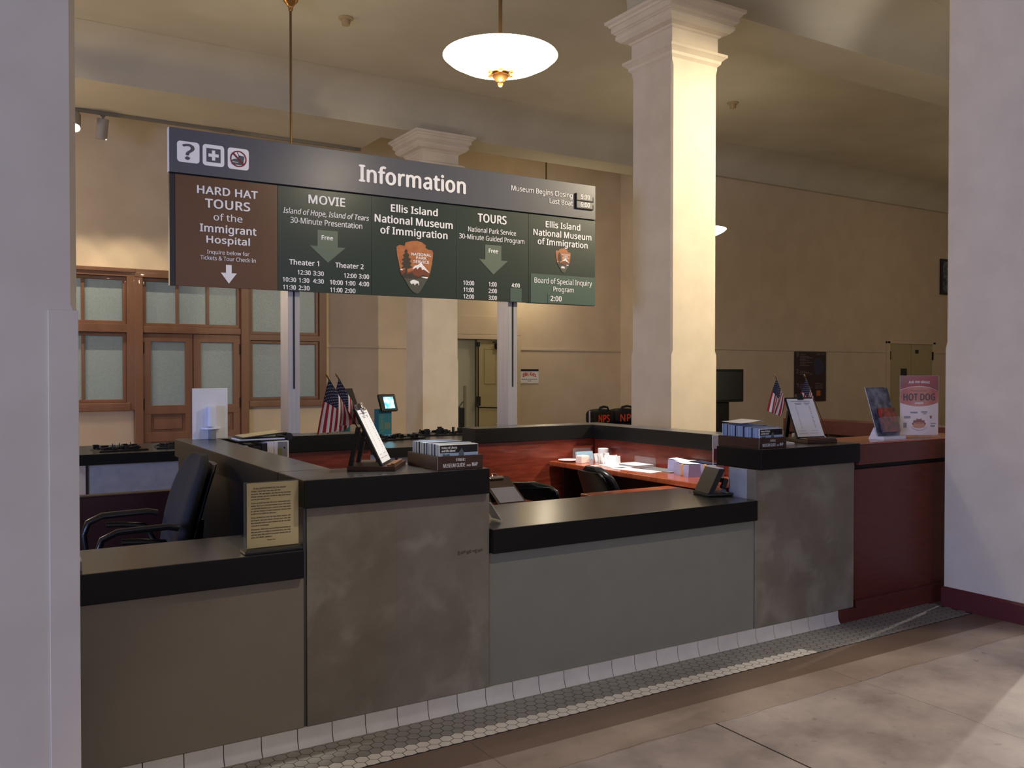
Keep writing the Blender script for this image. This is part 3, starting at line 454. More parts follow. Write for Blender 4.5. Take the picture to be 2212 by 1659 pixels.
# picture rails
def rail(name, x0, x1, y, z):
    bm = B(); box(bm, x0, x1, y - .022, y + .002, z - .03, z + .02, .008); struct(name, bm, 'plaster')
rail('trim_4', 5.0, 7.36, 13.9, 2.03); rail('trim_5', 8.76, 11.2, 13.9, 2.03); rail('trim_6', 11.4, 16.62, 11.7, 2.035); rail('trim_7', 18.34, XR, 11.7, 2.035)
bm = B(); box(bm, XL, 2.02, 13.88, 13.9, 0, .15, .004); box(bm, 5.02, 7.40, 13.88, 13.9, 0, .15, .004); box(bm, 8.72, 11.2, 13.88, 13.9, 0, .15, .004); struct('baseboard_back', bm, 'redbase')
bm = B(); box(bm, 11.4, 16.66, 11.68, 11.7, 0, .15, .004); box(bm, 18.3, XR, 11.68, 11.7, 0, .15, .004); struct('baseboard_right', bm, 'redbase')

# columns
def ring_sq(cx, cy, h, z, ch=0.0):
    c = max(ch, .0006); p = []
    for sx, sy in ((1, -1), (1, 1), (-1, 1), (-1, -1)):
        q = [(cx + sx * (h - c), cy + sy * h, z), (cx + sx * h, cy + sy * (h - c), z)]
        if sx * sy > 0: q.reverse()
        p += q
    return p
def column(cx, cy, top=5.10, guard=False):
    h = .2925
    bm = B()
    prof = [(h, 0, 0), (h, 1.76, 0), (h, 1.80, .018), (h, 4.50, .018), (h, 4.55, 0), (h, 4.572, 0)]
    loft(bm, [ring_sq(cx, cy, a, z, c) for a, z, c in prof])
    o = obj('column', bm, 'colpaint', None, .5); o['kind'] = 'structure'
    bm = B()
    d = top - 5.10
    cap = [(0, 4.57), (.025, 4.595), (.03, 4.62), (.055, 4.645), (.072, 4.655), (.072, 4.68), (.004, 4.685), (.004, 4.845), (.02, 4.855), (.03, 4.868), (.085, 4.885), (.118, 4.915), (.122, 4.945),
           (.112, 4.953), (.112, 4.962), (.128, 4.968), (.128, 4.976), (.148, 4.985), (.148, 5.035), (.165, 5.042), (.172, 5.06), (.196, 5.072), (.2, 5.10)]
    loft(bm, [ring_sq(cx, cy, h + a, z + d) for a, z in cap])
    obj('capital', bm, 'colpaint', o, .35)
    bm = B(); loft(bm, [ring_sq(cx, cy, h + a, z) for a, z in ((.014, 0), (.014, .12), (.004, .136))]); obj('base', bm, 'redbase', o, .35, label='dark red painted base')
    if guard:
        bm = B(); box(bm, cx + h - .078, cx + h + .003, cy - h - .004, cy - h + .003, .137, 1.784, .0015); box(bm, cx + h - .003, cx + h + .003, cy - h, cy - h + .078, .137, 1.784, .0015)
        obj('corner_guard', bm, 'colpaint', o)
    return o
column(-.0085, 3.235, guard=True)
column(5.9575, 3.235)
column(5.9575, 6.5625)
column(5.9575, 11.89, 5.08)

# glazed oak screen with double doors in the back wall
_k = [0]
def oakbox(bm, x0, x1, z0, z1, yf, yb=13.9, bev=.006):
    _k[0] = (_k[0] + 1) % 7; e = _k[0] * .0009            # members of a joint sit a hair proud of one another
    box(bm, x0, x1, yf - e, yb - .0005 - e * .1, z0, z1, bev)
def sash(parent, x0, x1, z0, z1, panes, yf=13.845, fr=.05):
    bm = B()
    oakbox(bm, x0, x0 + fr, z0, z1, yf); oakbox(bm, x1 - fr, x1, z0, z1, yf); oakbox(bm, x0, x1, z0, z0 + fr, yf); oakbox(bm, x0, x1, z1 - fr, z1, yf)
    w = (x1 - x0 - 2 * fr) / panes
    for i in range(1, panes): oakbox(bm, x0 + fr + w * i - .022, x0 + fr + w * i + .022, z0 + fr, z1 - fr, yf + .006)
    s = obj('sash', bm, 'oak', parent)
    for i in range(panes):
        bm = B(); box(bm, x0 + fr + w * i, x0 + fr + w * (i + 1), 13.878, 13.898, z0 + fr, z1 - fr); obj('pane', bm, 'frost', s)
# left window
bm = B()
for a in (dict(x0=.20, x1=2.05, z0=2.98, z1=3.09), dict(x0=.20, x1=2.05, z0=2.17, z1=2.29), dict(x0=1.98, x1=2.10, z0=1.04, z1=3.09), dict(x0=.20, x1=.32, z0=1.04, z1=3.09)): oakbox(bm, a['x0'], a['x1'], a['z0'], a['z1'], 13.79)
box(bm, .2, 2.02, 13.75, 13.9, 1.03, 1.15, .012); box(bm, .2, 2.10, 13.765, 13.9, 3.04, 3.10, .01)
w1 = struct('window_1', bm, 'oak'); sash(w1, .32, 1.98, 2.29, 2.98, 2 + 1); sash(w1, .32, 1.98, 1.15, 2.17, 2 + 1)
# double door with transom
bm = B()
box(bm, 2.08, 2.20, 13.78, 13.9, 0, 3.10, .01); box(bm, 3.62, 3.74, 13.78, 13.9, 0, 3.10, .01); box(bm, 2.08, 3.74, 13.775, 13.9, 2.98, 3.10, .01); box(bm, 2.2, 3.62, 13.80, 13.9, 2.17, 2.27, .01)
d1 = struct('door_1', bm, 'oak'); sash(d1, 2.20, 3.62, 2.27, 2.98, 3)
for x0, x1, hx in ((2.203, 2.905, 2.21), (2.915, 3.617, 3.61)):
    bm = B(); yf = 13.83
    oakbox(bm, x0, x0 + .11, .02, 2.165, yf); oakbox(bm, x1 - .11, x1, .02, 2.165, yf); oakbox(bm, x0, x1, 2.045, 2.165, yf); oakbox(bm, x0, x1, .97, 1.10, yf); oakbox(bm, x0, x1, .56, .70, yf); oakbox(bm, x0, x1, .02, .25, yf)
    box(bm, x0 + .08, x1 - .08, 13.86, 13.9, .2, 1.02); box(bm, x0 + .15, x1 - .15, 13.845, 13.9, .74, .93, .01); box(bm, x0 + .15, x1 - .15, 13.845, 13.9, .29, .52, .01)
    lf = obj('door_leaf', bm, 'oak', d1)
    bm = B(); box(bm, x0 + .10, x1 - .10, 13.872, 13.898, 1.09, 2.055); obj('pane', bm, 'frost', lf)
    for zz in (1.95, 1.12, .35):
        bm = B(); cyl(bm, (hx, 13.822, zz - .08), (hx, 13.822, zz + .08), .012, n=10); obj('hinge', bm, 'slot', lf)
# right window
bm = B()
for x0, x1, z0, z1 in ((3.74, 5.0, 2.98, 3.09), (3.70, 5.0, 2.09, 2.18), (4.88, 5.0, 1.06, 3.09), (3.66, 3.76, 1.06, 3.09)): oakbox(bm, x0, x1, z0, z1, 13.80)
box(bm, 3.74, 5.02, 13.76, 13.9, 1.05, 1.15, .01)
w2 = struct('window_2', bm, 'oak'); sash(w2, 3.76, 4.88, 2.18, 2.98, 2); sash(w2, 3.76, 4.88, 1.15, 2.09, 2)

# inner doorway: recess, open leaf with panic hardware
bm = B(); box(bm, 7.38, 8.74, 13.86, 13.95, 2.19, 2.27, .01); box(bm, 7.3, 8.82, 13.865, 13.9, 2.27, 2.62, .02)
box(bm, 8.72, 8.80, 13.86, 14.0, 0, 2.27, .01)
d2 = struct('door_2', bm, 'plaster')
bm = B(); box(bm, 7.30, 7.40, 14.1, 15.2, 0, 2.3); box(bm, 7.3, 8.9, 15.2, 15.3, 0, 2.3); box(bm, 8.72, 8.9, 14.1, 15.2, 0, 2.3); box(bm, 7.3, 8.9, 14.1, 15.3, 2.3, 2.4); box(bm, 7.3, 8.9, 14.1, 15.3, -.2, 0)
struct('wall_vestibule', bm, 'doorside')
bm = B(); box(bm, 7.90, 8.72, 13.925, 13.97, .01, 2.185, .004)
for x0, x1, z0, z1 in ((8.05, 8.30, 2.015, 2.04), (8.05, 8.30, 1.375, 1.40), (8.045, 8.06, 1.38, 2.03), (8.29, 8.305, 1.38, 2.03)): box(bm, x0, x1, 13.915, 13.93, z0, z1, .004)
leaf = obj('door_leaf', bm, 'doorpaint', d2)
bm = B(); box(bm, 7.41, 7.90, 13.99, 14.03, .01, 2.185, .004); obj('door_leaf', bm, 'doorside', d2)
bm = B(); cyl(bm, (7.905, 13.90, .02), (7.905, 13.90, 2.13), .011, n=8); box(bm, 7.88, 7.935, 13.88, 13.93, 2.06, 2.14, .006); box(bm, 7.88, 7.94, 13.87, 13.93, .98, 1.15, .006)
tube(bm, [(7.905, 13.89, 1.06), (7.83, 13.82, .975), (7.85, 13.81, .955), (8.3, 13.81, .94), (8.36, 13.83, .95), (8.38, 13.92, .99)], .013, 8); obj('panic_bar', bm, 'slot', leaf)
bm = B(); box(bm, 8.26, 8.5, 13.86, 13.925, 2.02, 2.12, .01); tube(bm, [(8.30, 13.88, 2.12), (8.18, 13.86, 2.145), (8.5, 13.86, 2.165)], .008, 6); obj('door_closer', bm, 'slot', leaf)
# far right door
bm = B(); box(bm, 16.62, 16.72, 11.65, 11.71, 0, 2.26, .01); box(bm, 18.24, 18.34, 11.65, 11.71, 0, 2.26, .01); box(bm, 16.62, 18.34, 11.65, 11.71, 2.2, 2.27, .01)
d3 = struct('door_3', bm, 'plaster')
for x0, x1 in ((16.72, 17.475), (17.485, 18.24)):
    bm = B(); box(bm, x0, x1, 11.675, 11.71, .01, 2.2, .004)
    for z0, z1 in ((1.3, 2.05), (.25, 1.05)): box(bm, x0 + .16, x1 - .16, 11.668, 11.69, z0, z1, .01)
    lf = obj('door_leaf', bm, 'doorpaint', d3)
    if x0 < 17: bm = B(); box(bm, 17.10, 17.30, 11.655, 11.676, 1.3, 1.67, .006); obj('push_plate', bm, 'signdark', lf)
    else: bm = B(); box(bm, 17.62, 17.72, 11.658, 11.676, 2.0, 2.08, .004); obj('door_number_plate', bm, 'signdark', lf)
    for zz in (1.95,):
        bm = B(); hx = 16.72 if x0 < 17 else 18.24
        cyl(bm, (hx, 11.66, zz - .09), (hx, 11.66, zz + .09), .018, n=8); obj('hinge', bm, 'slot', lf)

# tile border on the floor and glazed cove base along the counter
bm = B(); box(bm, -.4, 5.66, 3.312, 3.70, -.01, .0012, mi=0)
R3 = math.sqrt(3); fl = .056; hs = fl / R3 - .0017; px = fl; py = fl * R3 / 2
for r in range(7):
    y = 3.335 + r * py
    for c in range(-8, 104):
        x = c * px + (px / 2 if r % 2 else 0)
        if x > 5.63: continue
        vs = [bm.verts.new((x + hs * math.sin(a), max(3.314, y + hs * math.cos(a)), .0022)) for a in (math.pi / 3 * k for k in range(6))]
        f = bm.faces.new(list(reversed(vs))); f.material_index = 2 if (r < 2 and x < 4.1) else 1
struct('trim_8', bm, ['grout', 'hexgrey', 'hexwhite'], smooth=0)
bm = B()
x = -.2
while x < 4.66:
    prof = [(3.612, .001), (3.613, .006), (3.622, .022), (3.628, .045), (3.629, .082), (3.66, .082), (3.66, .001)]
    loft(bm, [[(x + .002, a, z) for a, z in prof], [(min(x + .1515, 4.69), a, z) for a, z in prof]])
    x += .1535
bmesh.ops.recalc_face_normals(bm, faces=bm.faces)
struct('trim_9', bm, 'tile')

# ================================================================== COUNTERS
def counter(name, label, panels, loc, mats, cat='counter'):
    t = thing(name, label, cat, loc)
    for pn, pm, boxes in panels:
        bm = B()
        for q in boxes: box(bm, *q[:6], q[6] if len(q) > 6 else .003)
        obj(pn, bm, pm, t)
    return t
Zt, Zl = 1.142, .847
def slab(name, label, boxes, bev=.006, m='black'):
    bm = B(); x0, y0, z0 = boxes[0][0], boxes[0][2], boxes[0][4]
    for q in boxes: box(bm, *q, bev)
    bm.normal_update()
    for f in bm.faces: f.material_index = 0 if f.normal.z > .5 else 1
    bmesh.ops.translate(bm, verts=bm.verts, vec=(-x0, -y0, -z0))
    return single(name, bm, [m, 'blackedge'], label, 'countertop', (x0, y0, z0))

counter('low_counter', 'low concrete counter front beside the foreground pillar, at the left end',
        [('front_panel', 'concrete2', [(-.30, 1.212, 3.633, 3.70, .083, .727)]), ('shadow_gap', 'slot', [(-.30, 1.2, 3.655, 3.70, .001, .083)]), ('side_panel', 'maroon', [(1.13, 1.20, 3.71, 4.10, .001, .72)])], (.4, 3.65, 0), None)
slab('low_countertop', 'black laminate top on the low counter at the left end', [(-.30, 1.204, 3.600, 4.10, .728, Zl)])
counter('tall_counter', 'tall mottled concrete counter pier standing left of the grey panel',
        [('front_panel', 'concrete', [(1.226, 2.127, 3.633, 3.70, .083, 1.02)]), ('metal_joint', 'trackdark', [(1.212, 1.226, 3.640, 3.70, .083, 1.02)]), ('core', 'slot', [(1.24, 2.10, 3.70, 3.95, .001, 1.02)]),
         ('wing_panel', 'blackedge', [(1.225, 1.44, 3.955, 6.30, .001, 1.02)]), ('side_panel', 'concrete', [(1.222, 1.24, 3.70, 3.954, .02, 1.02)])], (1.6, 3.8, 0), None)
bm = B()
for k in range(9):
    x = 1.955 + .0155 * k; box(bm, x, x + .010 + .004 * (k % 2), 3.6318, 3.6328, .737 + .004 * (k % 3), .756 - .003 * (k % 2))
obj('adhesive_mark', bm, 'residue', bpy.data.objects['tall_counter'], label='dark leftover of a removed label')
slab('tall_countertop', 'L-shaped black top above the left concrete pier, under the blank card',
     [(1.204, 2.112, 3.600, 3.967, 1.021, Zt), (1.204, 1.462, 3.968, 6.315, 1.021, Zt)])
counter('middle_counter', 'low counter with a plain smooth grey panel, in the middle of the front',
        [('front_panel', 'greypanel', [(2.130, 3.940, 3.640, 3.70, .083, .727)]), ('back_panel', 'slot', [(2.13, 3.94, 3.71, 4.05, .001, .727)])], (3.0, 3.7, 0), None)
slab('middle_countertop', 'black top on the low middle counter, worn and reflecting light', [(2.129, 3.930, 3.600, 4.27, .728, Zl)])
counter('corner_counter', 'tall mottled concrete counter pier touching the red wood counter',
        [('front_panel', 'concrete', [(3.944, 4.846, 3.633, 3.70, .083, 1.02)]), ('side_panel', 'palepanel', [(3.944, 3.962, 3.701, 3.85, .02, 1.02)]), ('core', 'slot', [(3.97, 4.69, 3.71, 3.85, .13, 1.02)]),
         ('wing_panel', 'mahog', [(4.655, 4.84, 3.86, 6.13, .001, 1.02)])], (4.4, 3.9, 0), None)
slab('corner_countertop', 'black top of the right concrete pier and its wing before the bright column',
     [(3.958, 4.862, 3.600, 3.967, 1.021, Zt), (4.627, 4.862, 3.968, 6.13, 1.021, Zt)])
counter('back_counter', 'mahogany back counter section between the two sign posts, far side of the desk ring',
        [('inner_panel', 'mahog', [(3.50, 4.84, 6.165, 6.24, .001, 1.02)]), ('outer_panel', 'palepanel', [(3.50, 4.84, 6.25, 6.36, .001, 1.02)])], (4.2, 6.3, 0), None)
slab('back_countertop', 'black slab top on the far counter near the right sign post', [(3.47, 4.862, 6.14, 6.375, 1.021, Zt)])
counter('rear_counter', 'dark mahogany back counter section under the left sign post',
        [('inner_panel', 'mahog', [(1.47, 2.575, 6.165, 6.24, .001, 1.02)]), ('outer_panel', 'palepanel', [(1.47, 2.575, 6.25, 6.36, .001, 1.02)])], (2.0, 6.3, 0), None)
slab('rear_countertop', 'black slab top on the far counter near the left sign post', [(1.467, 2.60, 6.14, 6.375, 1.021, Zt)])
# red wood counter on the right
t = thing('wood_counter', 'dark red stained wood counter against the right pillar', 'counter', (5.3, 3.8, 0))
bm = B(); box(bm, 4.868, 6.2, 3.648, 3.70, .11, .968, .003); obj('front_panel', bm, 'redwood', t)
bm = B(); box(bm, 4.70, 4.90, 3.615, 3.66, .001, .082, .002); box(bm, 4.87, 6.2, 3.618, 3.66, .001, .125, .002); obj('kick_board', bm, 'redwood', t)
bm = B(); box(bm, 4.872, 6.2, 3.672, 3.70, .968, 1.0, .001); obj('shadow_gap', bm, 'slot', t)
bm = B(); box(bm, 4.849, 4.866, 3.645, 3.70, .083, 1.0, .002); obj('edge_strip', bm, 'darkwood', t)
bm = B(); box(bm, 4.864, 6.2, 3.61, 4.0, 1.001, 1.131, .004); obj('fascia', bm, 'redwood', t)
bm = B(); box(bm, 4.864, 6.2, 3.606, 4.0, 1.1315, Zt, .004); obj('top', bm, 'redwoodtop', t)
bm = B(); box(bm, 4.88, 6.2, 3.71, 3.96, .001, .99); obj('core', bm, 'maroon', t)
t = thing('wood_return_counter', 'long red wood counter seen behind the clipboard and the small flags', 'counter', (6.95, 5, 0))
bm = B(); box(bm, 6.86, 7.05, 4.02, 5.94, .001, .99, .003); obj('panel', bm, 'redwood', t)
bm = B(); box(bm, 6.88, 7.04, 4.02, 5.93, .991, 1.015); obj('shadow_gap', bm, 'slot', t)
bm = B(); box(bm, 6.84, 7.10, 4.01, 5.95, 1.016, Zt, .005); obj('top', bm, 'redwood', t)

# desks inside the ring
t = thing('inner_desk', 'polished mahogany desk inside the counter ring, covered with papers', 'desk', (4.4, 5.2, 0))
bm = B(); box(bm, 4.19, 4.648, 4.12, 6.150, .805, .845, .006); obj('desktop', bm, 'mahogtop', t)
bm = B(); box(bm, 4.60, 4.648, 4.13, 6.13, .001, .80); obj('back_panel', bm, 'maroon', t)
for yy in (4.62, 5.80, 6.09):
    bm = B(); box(bm, 4.30, 4.595, yy, yy + .03, .001, .804, .002); obj('support', bm, 'maroon', t)
t = thing('return_shelf', 'small mahogany shelf behind the middle counter, under the telephone', 'shelf', (3.6, 4.4, 0))
bm = B(); box(bm, 3.42, 4.185, 4.275, 4.66, .762, .80, .005); obj('shelf_board', bm, 'mahogtop', t)
for xx in (3.50, 4.10):
    bm = B(); box(bm, xx, xx + .03, 4.30, 4.62, .001, .761, .002); obj('support', bm, 'maroon', t)
t = thing('side_desk', 'desk along the left wing that carries the white binders', 'desk', (1.65, 5, 0))
bm = B(); box(bm, 1.465, 1.90, 3.975, 6.13, .82, .85, .005); obj('desktop', bm, 'mahogtop', t)
bm = B(); box(bm, 1.50, 1.53, 4.0, 6.1, .001, .819); box(bm, 1.53, 1.88, 4.0, 4.03, .001, .819); box(bm, 1.53, 1.88, 6.07, 6.1, .001, .819); obj('support', bm, 'maroon', t)
# low maroon back wall of the left wing
t = thing('wing_partition', 'low dark maroon partition behind the charcoal office chair', 'partition', (.3, 6.1, 0))
bm = B(); box(bm, -1.2, 1.195, 6.14, 6.22, .001, .80, .003); obj('panel', bm, 'maroon', t)
bm = B(); box(bm, -1.2, 1.195, 6.135, 6.225, .801, .812, .003); obj('cap_strip', bm, 'darkwood', t)

# display tables beyond
def display_table(label, x0, x1, y0, y1):
    t = thing('display_table', label, 'table', ((x0 + x1) / 2, (y0 + y1) / 2, 0))
    bm = B(); box(bm, x0, x1, y0, y1, .747, Zl, .006); bm.normal_update()
    for f in bm.faces: f.material_index = 0 if f.normal.z > .5 else 1
    obj('tabletop', bm, ['black', 'blackedge'], t)
    bm = B(); box(bm, x0 + .12, x1 - .12, y0 + .08, y1 - .12, .001, .746, .004); obj('plinth', bm, 'palepanel', t)
    bm = B(); box(bm, x0 + .118, x0 + .14, y0 + .07, y0 + .084, .001, .746); obj('corner_strip', bm, 'signdark', t)
    return t
display_table('black-topped display table beyond the partition at far left, pale grey base', .80, 3.05, 8.80, 9.85)
display_table('black-topped display table beyond the gap in the ring, holding tactile models', 3.52, 5.35, 8.0, 9.75)

# ================================================================== INFORMATION SIGN
YS = 6.35
sign = thing('information_sign', 'large overhead information sign board on two metal posts above the counter', 'sign', (3.0, 6.4, Zt))
for x0, x1 in ((2.02, 2.11), (3.93, 4.024)):
    bm = B(); xc = (x0 + x1) / 2
    box(bm, x0, x1, 6.3965, 6.58, 0.0 + .001, 3.1, .003)
    po = obj('post', bm, 'steel', sign)
    bm = B(); box(bm, xc - .006, xc + .006, 6.3925, 6.3985, 1.473, 2.20); obj('cable_slot', bm, 'slot', po, label='black vertical slot')
    bm = B(); box(bm, x0 - .004, x1 + .004, 6.3925, 6.585, 1.143, 1.15); obj('foot_plate', bm, 'steel', po)
bm = B(); box(bm, 1.187, 4.826, YS, YS + .045, 2.968, 3.273, .003); hd = obj('header_panel', bm, 'signgrey', sign)
bm = B(); box(bm, 1.181, 1.1865, YS + .002, YS + .045, 2.968, 3.273, .001); obj('lit_end', bm, 'white', hd, label='lit end face painted pale')  # header's side face catching light, brightness put into a white colour
bm = B(); box(bm, 1.186, 1.222, YS + .004, YS + .045, 2.192, 2.955); obj('edge_strip', bm, 'signdark', sign)
bm = B(); box(bm, 1.19, 4.82, YS + .019, YS + .044, 2.20, 2.968); obj('core', bm, 'slot', sign)
P = {}
for k, x0, x1, m in (('A', 1.223, 1.931, 'signbrown'), ('B', 1.933, 2.662, 'signgreen'), ('C', 2.664, 3.403, 'signgreen'), ('D', 3.405, 4.106, 'signgreen'), ('E', 4.108, 4.824, 'signgreen')):
    bm = B(); box(bm, x0, x1, YS, YS + .045 if k == 'E' else YS + .018, 2.193, 2.957, .002); P[k] = obj('panel', bm, m, sign, label={'A': 'brown panel for the hospital tours', 'B': 'green panel with film times', 'C': 'green panel with large arrowhead emblem', 'D': 'green panel with guided tour times', 'E': 'green panel with small arrowhead emblem'}[k])
bm = B(); box(bm, 4.129, 4.821, YS - .003, YS, 2.196, 2.447); P['F'] = obj('insert_panel', bm, 'signgreen2', sign, label='lighter green insert')
P['H'] = hd
TX = [('A','HARD HAT',1.369,1.786,2.841,0.053,1),('A','TOURS',1.422,1.730,2.747,0.060,1),('A','of the',1.478,1.677,2.662,0.047,0),('A','Immigrant',1.386,1.775,2.578,0.052,1),
('A','Hospital',1.430,1.728,2.502,0.048,1),('A','Inquire below for',1.433,1.726,2.426,0.026,0),('A','Tickets & Tour Check-In',1.387,1.772,2.383,0.028,0),
('B','MOVIE',2.165,2.447,2.851,0.062,1),('B','Island of Hope, Island of Tears',1.972,2.642,2.761,0.040,2),('B','30-Minute Presentation',2.026,2.586,2.695,0.042,0),('B','Free',2.264,2.351,2.589,0.032,1),
('B','Theater 1',2.017,2.241,2.388,0.037,1),('B','Theater 2',2.371,2.596,2.388,0.036,1),('B','12:30',2.079,2.177,2.318,0.032,1),('B','3:30',2.198,2.278,2.318,0.032,1),
('B','10:30',1.968,2.066,2.260,0.032,1),('B','1:30',2.089,2.166,2.260,0.032,1),('B','4:30',2.196,2.278,2.260,0.032,1),('B','11:30',1.970,2.064,2.204,0.032,1),('B','2:30',2.087,2.168,2.204,0.032,1),
('B','12:00',2.439,2.538,2.315,0.033,1),('B','3:00',2.559,2.641,2.315,0.033,1),('B','10:00',2.328,2.428,2.258,0.033,1),('B','1:00',2.450,2.529,2.258,0.033,1),('B','4:00',2.559,2.641,2.258,0.033,1),
('B','11:00',2.330,2.425,2.201,0.033,1),('B','2:00',2.445,2.529,2.201,0.033,1),
('H','Information',2.565,3.487,3.0605,0.123,1),('H','Museum Begins Closing',3.933,4.569,3.138,0.043,0),('H','Last Boat',4.324,4.572,3.069,0.043,0),
('C','Ellis Island',2.827,3.232,2.853,0.055,1),('C','National Museum',2.691,3.368,2.762,0.057,1),('C','of Immigration',2.738,3.321,2.676,0.055,1),
('D','TOURS',3.607,3.882,2.844,0.067,1),('D','National Park Service',3.515,3.978,2.756,0.040,0),('D','30-Minute Guided Program',3.431,4.062,2.693,0.040,0),('D','Free',3.712,3.800,2.594,0.034,1),
('D','10:00',3.469,3.569,2.314,0.035,1),('D','11:00',3.472,3.566,2.258,0.035,1),('D','12:00',3.471,3.568,2.203,0.034,1),('D','1:00',3.712,3.786,2.315,0.035,1),('D','2:00',3.710,3.788,2.259,0.035,1),('D','3:00',3.710,3.788,2.203,0.034,1),('D','4:00',3.936,4.016,2.318,0.034,1),
('E','Ellis Island',4.285,4.652,2.857,0.052,1),('E','National Museum',4.157,4.776,2.779,0.052,1),('E','of Immigration',4.202,4.734,2.704,0.052,1),
('F','Board of Special Inquiry',4.166,4.783,2.369,0.045,0),('F','Program',4.364,4.582,2.303,0.042,0)]
for k, s, x0, x1, z, c, b in TX:
    bm = B(); text(bm, s, x0, x1, z, c, YS - (.006 if k == 'F' else .0035), b == 1, b == 2); obj('lettering', bm, 'signwhite', P[k], 0)
bm = B(); tri_xz(bm, [(1.561, 2.355), (1.561, 2.298), (1.525, 2.298), (1.581, 2.223), (1.637, 2.298), (1.601, 2.298), (1.601, 2.355)], YS - .0035)
obj('arrow', bm, 'signwhite', P['A'], 0)
for k, x0, x1, z0, z1, xa, xb, zt, tx in (('B', 2.231, 2.390, 2.539, 2.660, 2.171, 2.451, 2.419, 2.312), ('D', 3.677, 3.834, 2.536, 2.660, 3.618, 3.898, 2.414, 3.756)):
    bm = B(); tri_xz(bm, [(x0, z1), (x0, z0), (xa, z0), (tx, zt), (xb, z0), (x1, z0), (x1, z1)], YS - .002); obj('arrow', bm, 'signarrow', P[k], 0)
bm = B(); box(bm, 3.923, 4.037, YS - .002, YS, 2.196, 2.311); obj('blank_strip', bm, 'signgreen2', P['D'])
bm = B(); box(bm, 4.305, 4.480, YS - .006, YS - .003, 2.200, 2.277); tp = obj('time_plate', bm, 'signgreen2', P['F'])
def time_insert(par, s, x0, x1, z0, z1, tx0, tx1, tz, cap):
    bm = B(); box(bm, x0, x1, YS - .012, YS, z0, z1, .001, 0); 
    box(bm, x0 - .008, x0, YS - .016, YS, z0 - .004, z1, .001, 1); box(bm, x0 - .008, x1 + .005, YS - .016, YS, z0 - .009, z0, .001, 1); box(bm, x1, x1 + .005, YS - .014, YS, z0 - .004, z1 - .02, .001, 1)
    text(bm, s, tx0, tx1, tz, cap, YS - .0135, True, mi=2)
    obj('time_insert', bm, ['signgrey', 'slot', 'signwhite'], par, 0)
time_insert(hd, '5:30', 4.61, 4.788, 3.128, 3.186, 4.657, 4.751, 3.140, .038)
time_insert(hd, '6:00', 4.61, 4.788, 3.059, 3.117, 4.653, 4.752, 3.071, .038)
bm = B(); text(bm, '2:00', 4.333, 4.449, 2.219, .043, YS - .0075, True); obj('lettering', bm, 'signwhite', P['F'], 0)

def picto(parent, x0, x1, z0, z1, kind):
    bm = B(); tri_xz(bm, rrect(x0, x1, z0, z1, .022), YS - .002, 0)
    cx, cz = (x0 + x1) / 2, (z0 + z1) / 2; w = x1 - x0; y = YS - .0035
    if kind == '?':
        text(bm, '?', cx - .036, cx + .036, z0 + .022, .102, y, True, mi=1)
    elif kind == '+':
        poly_xz(bm, [(cx - .048, cz - .048), (cx + .048, cz - .048), (cx + .048, cz + .048), (cx - .048, cz + .048)], y, 1)
        a, b = .035, .011
        tri_xz(bm, [(cx - b, cz - a), (cx + b, cz - a), (cx + b, cz - b), (cx + a, cz - b), (cx + a, cz + b), (cx + b, cz + b), (cx + b, cz + a), (cx - b, cz + a), (cx - b, cz + b), (cx - a, cz + b), (cx - a, cz - b), (cx - b, cz - b)], y - .0012, 0)
    else:
        # cup, straw and burger under a red ring with a bar
        tri_xz(bm, [(cx - .004, cz - .008), (cx + .004, cz - .045), (cx + .034, cz - .038), (cx + .042, cz + .022), (cx + .002, cz + .026)], y, 1)
        tri_xz(bm, [(cx + .01, cz + .02), (cx - .006, cz + .048), (cx - .010, cz + .044), (cx + .004, cz + .02)], y, 1)
        tri_xz(bm, [(cx - .018 + .03 * math.cos(t), cz - .022 + .022 * math.sin(t)) for t in [math.pi * i / 10 for i in range(11)]], y - .0003, 1)
        tri_xz(bm, rrect(cx - .048, cx + .012, cz - .042, cz - .026, .007), y - .0003, 1)
        R, r, n = .058, .049, 40
        for i in range(n):
            a, b = 2 * math.pi * i / n, 2 * math.pi * (i + 1) / n
            poly_xz(bm, [(cx + R * math.cos(a), cz + R * math.sin(a)), (cx + R * math.cos(b), cz + R * math.sin(b)), (cx + r * math.cos(b), cz + r * math.sin(b)), (cx + r * math.cos(a), cz + r * math.sin(a))], y - .0006, 2)
        c = math.cos(math.radians(135)); s_ = .0045
        poly_xz(bm, [(cx - .038 - s_, cz + .038 - s_), (cx + .038 - s_, cz - .038 - s_), (cx + .038 + s_, cz - .038 + s_), (cx - .038 + s_, cz + .038 + s_)], y - .0009, 2)
    obj('pictogram', bm, ['signwhite', 'signgrey', 'pictored'], parent, 0)
picto(hd, 1.236, 1.385, 3.043, 3.187, '?'); picto(hd, 1.406, 1.553, 3.039, 3.187, '+'); picto(hd, 1.577, 1.725, 3.036, 3.186, 'food')

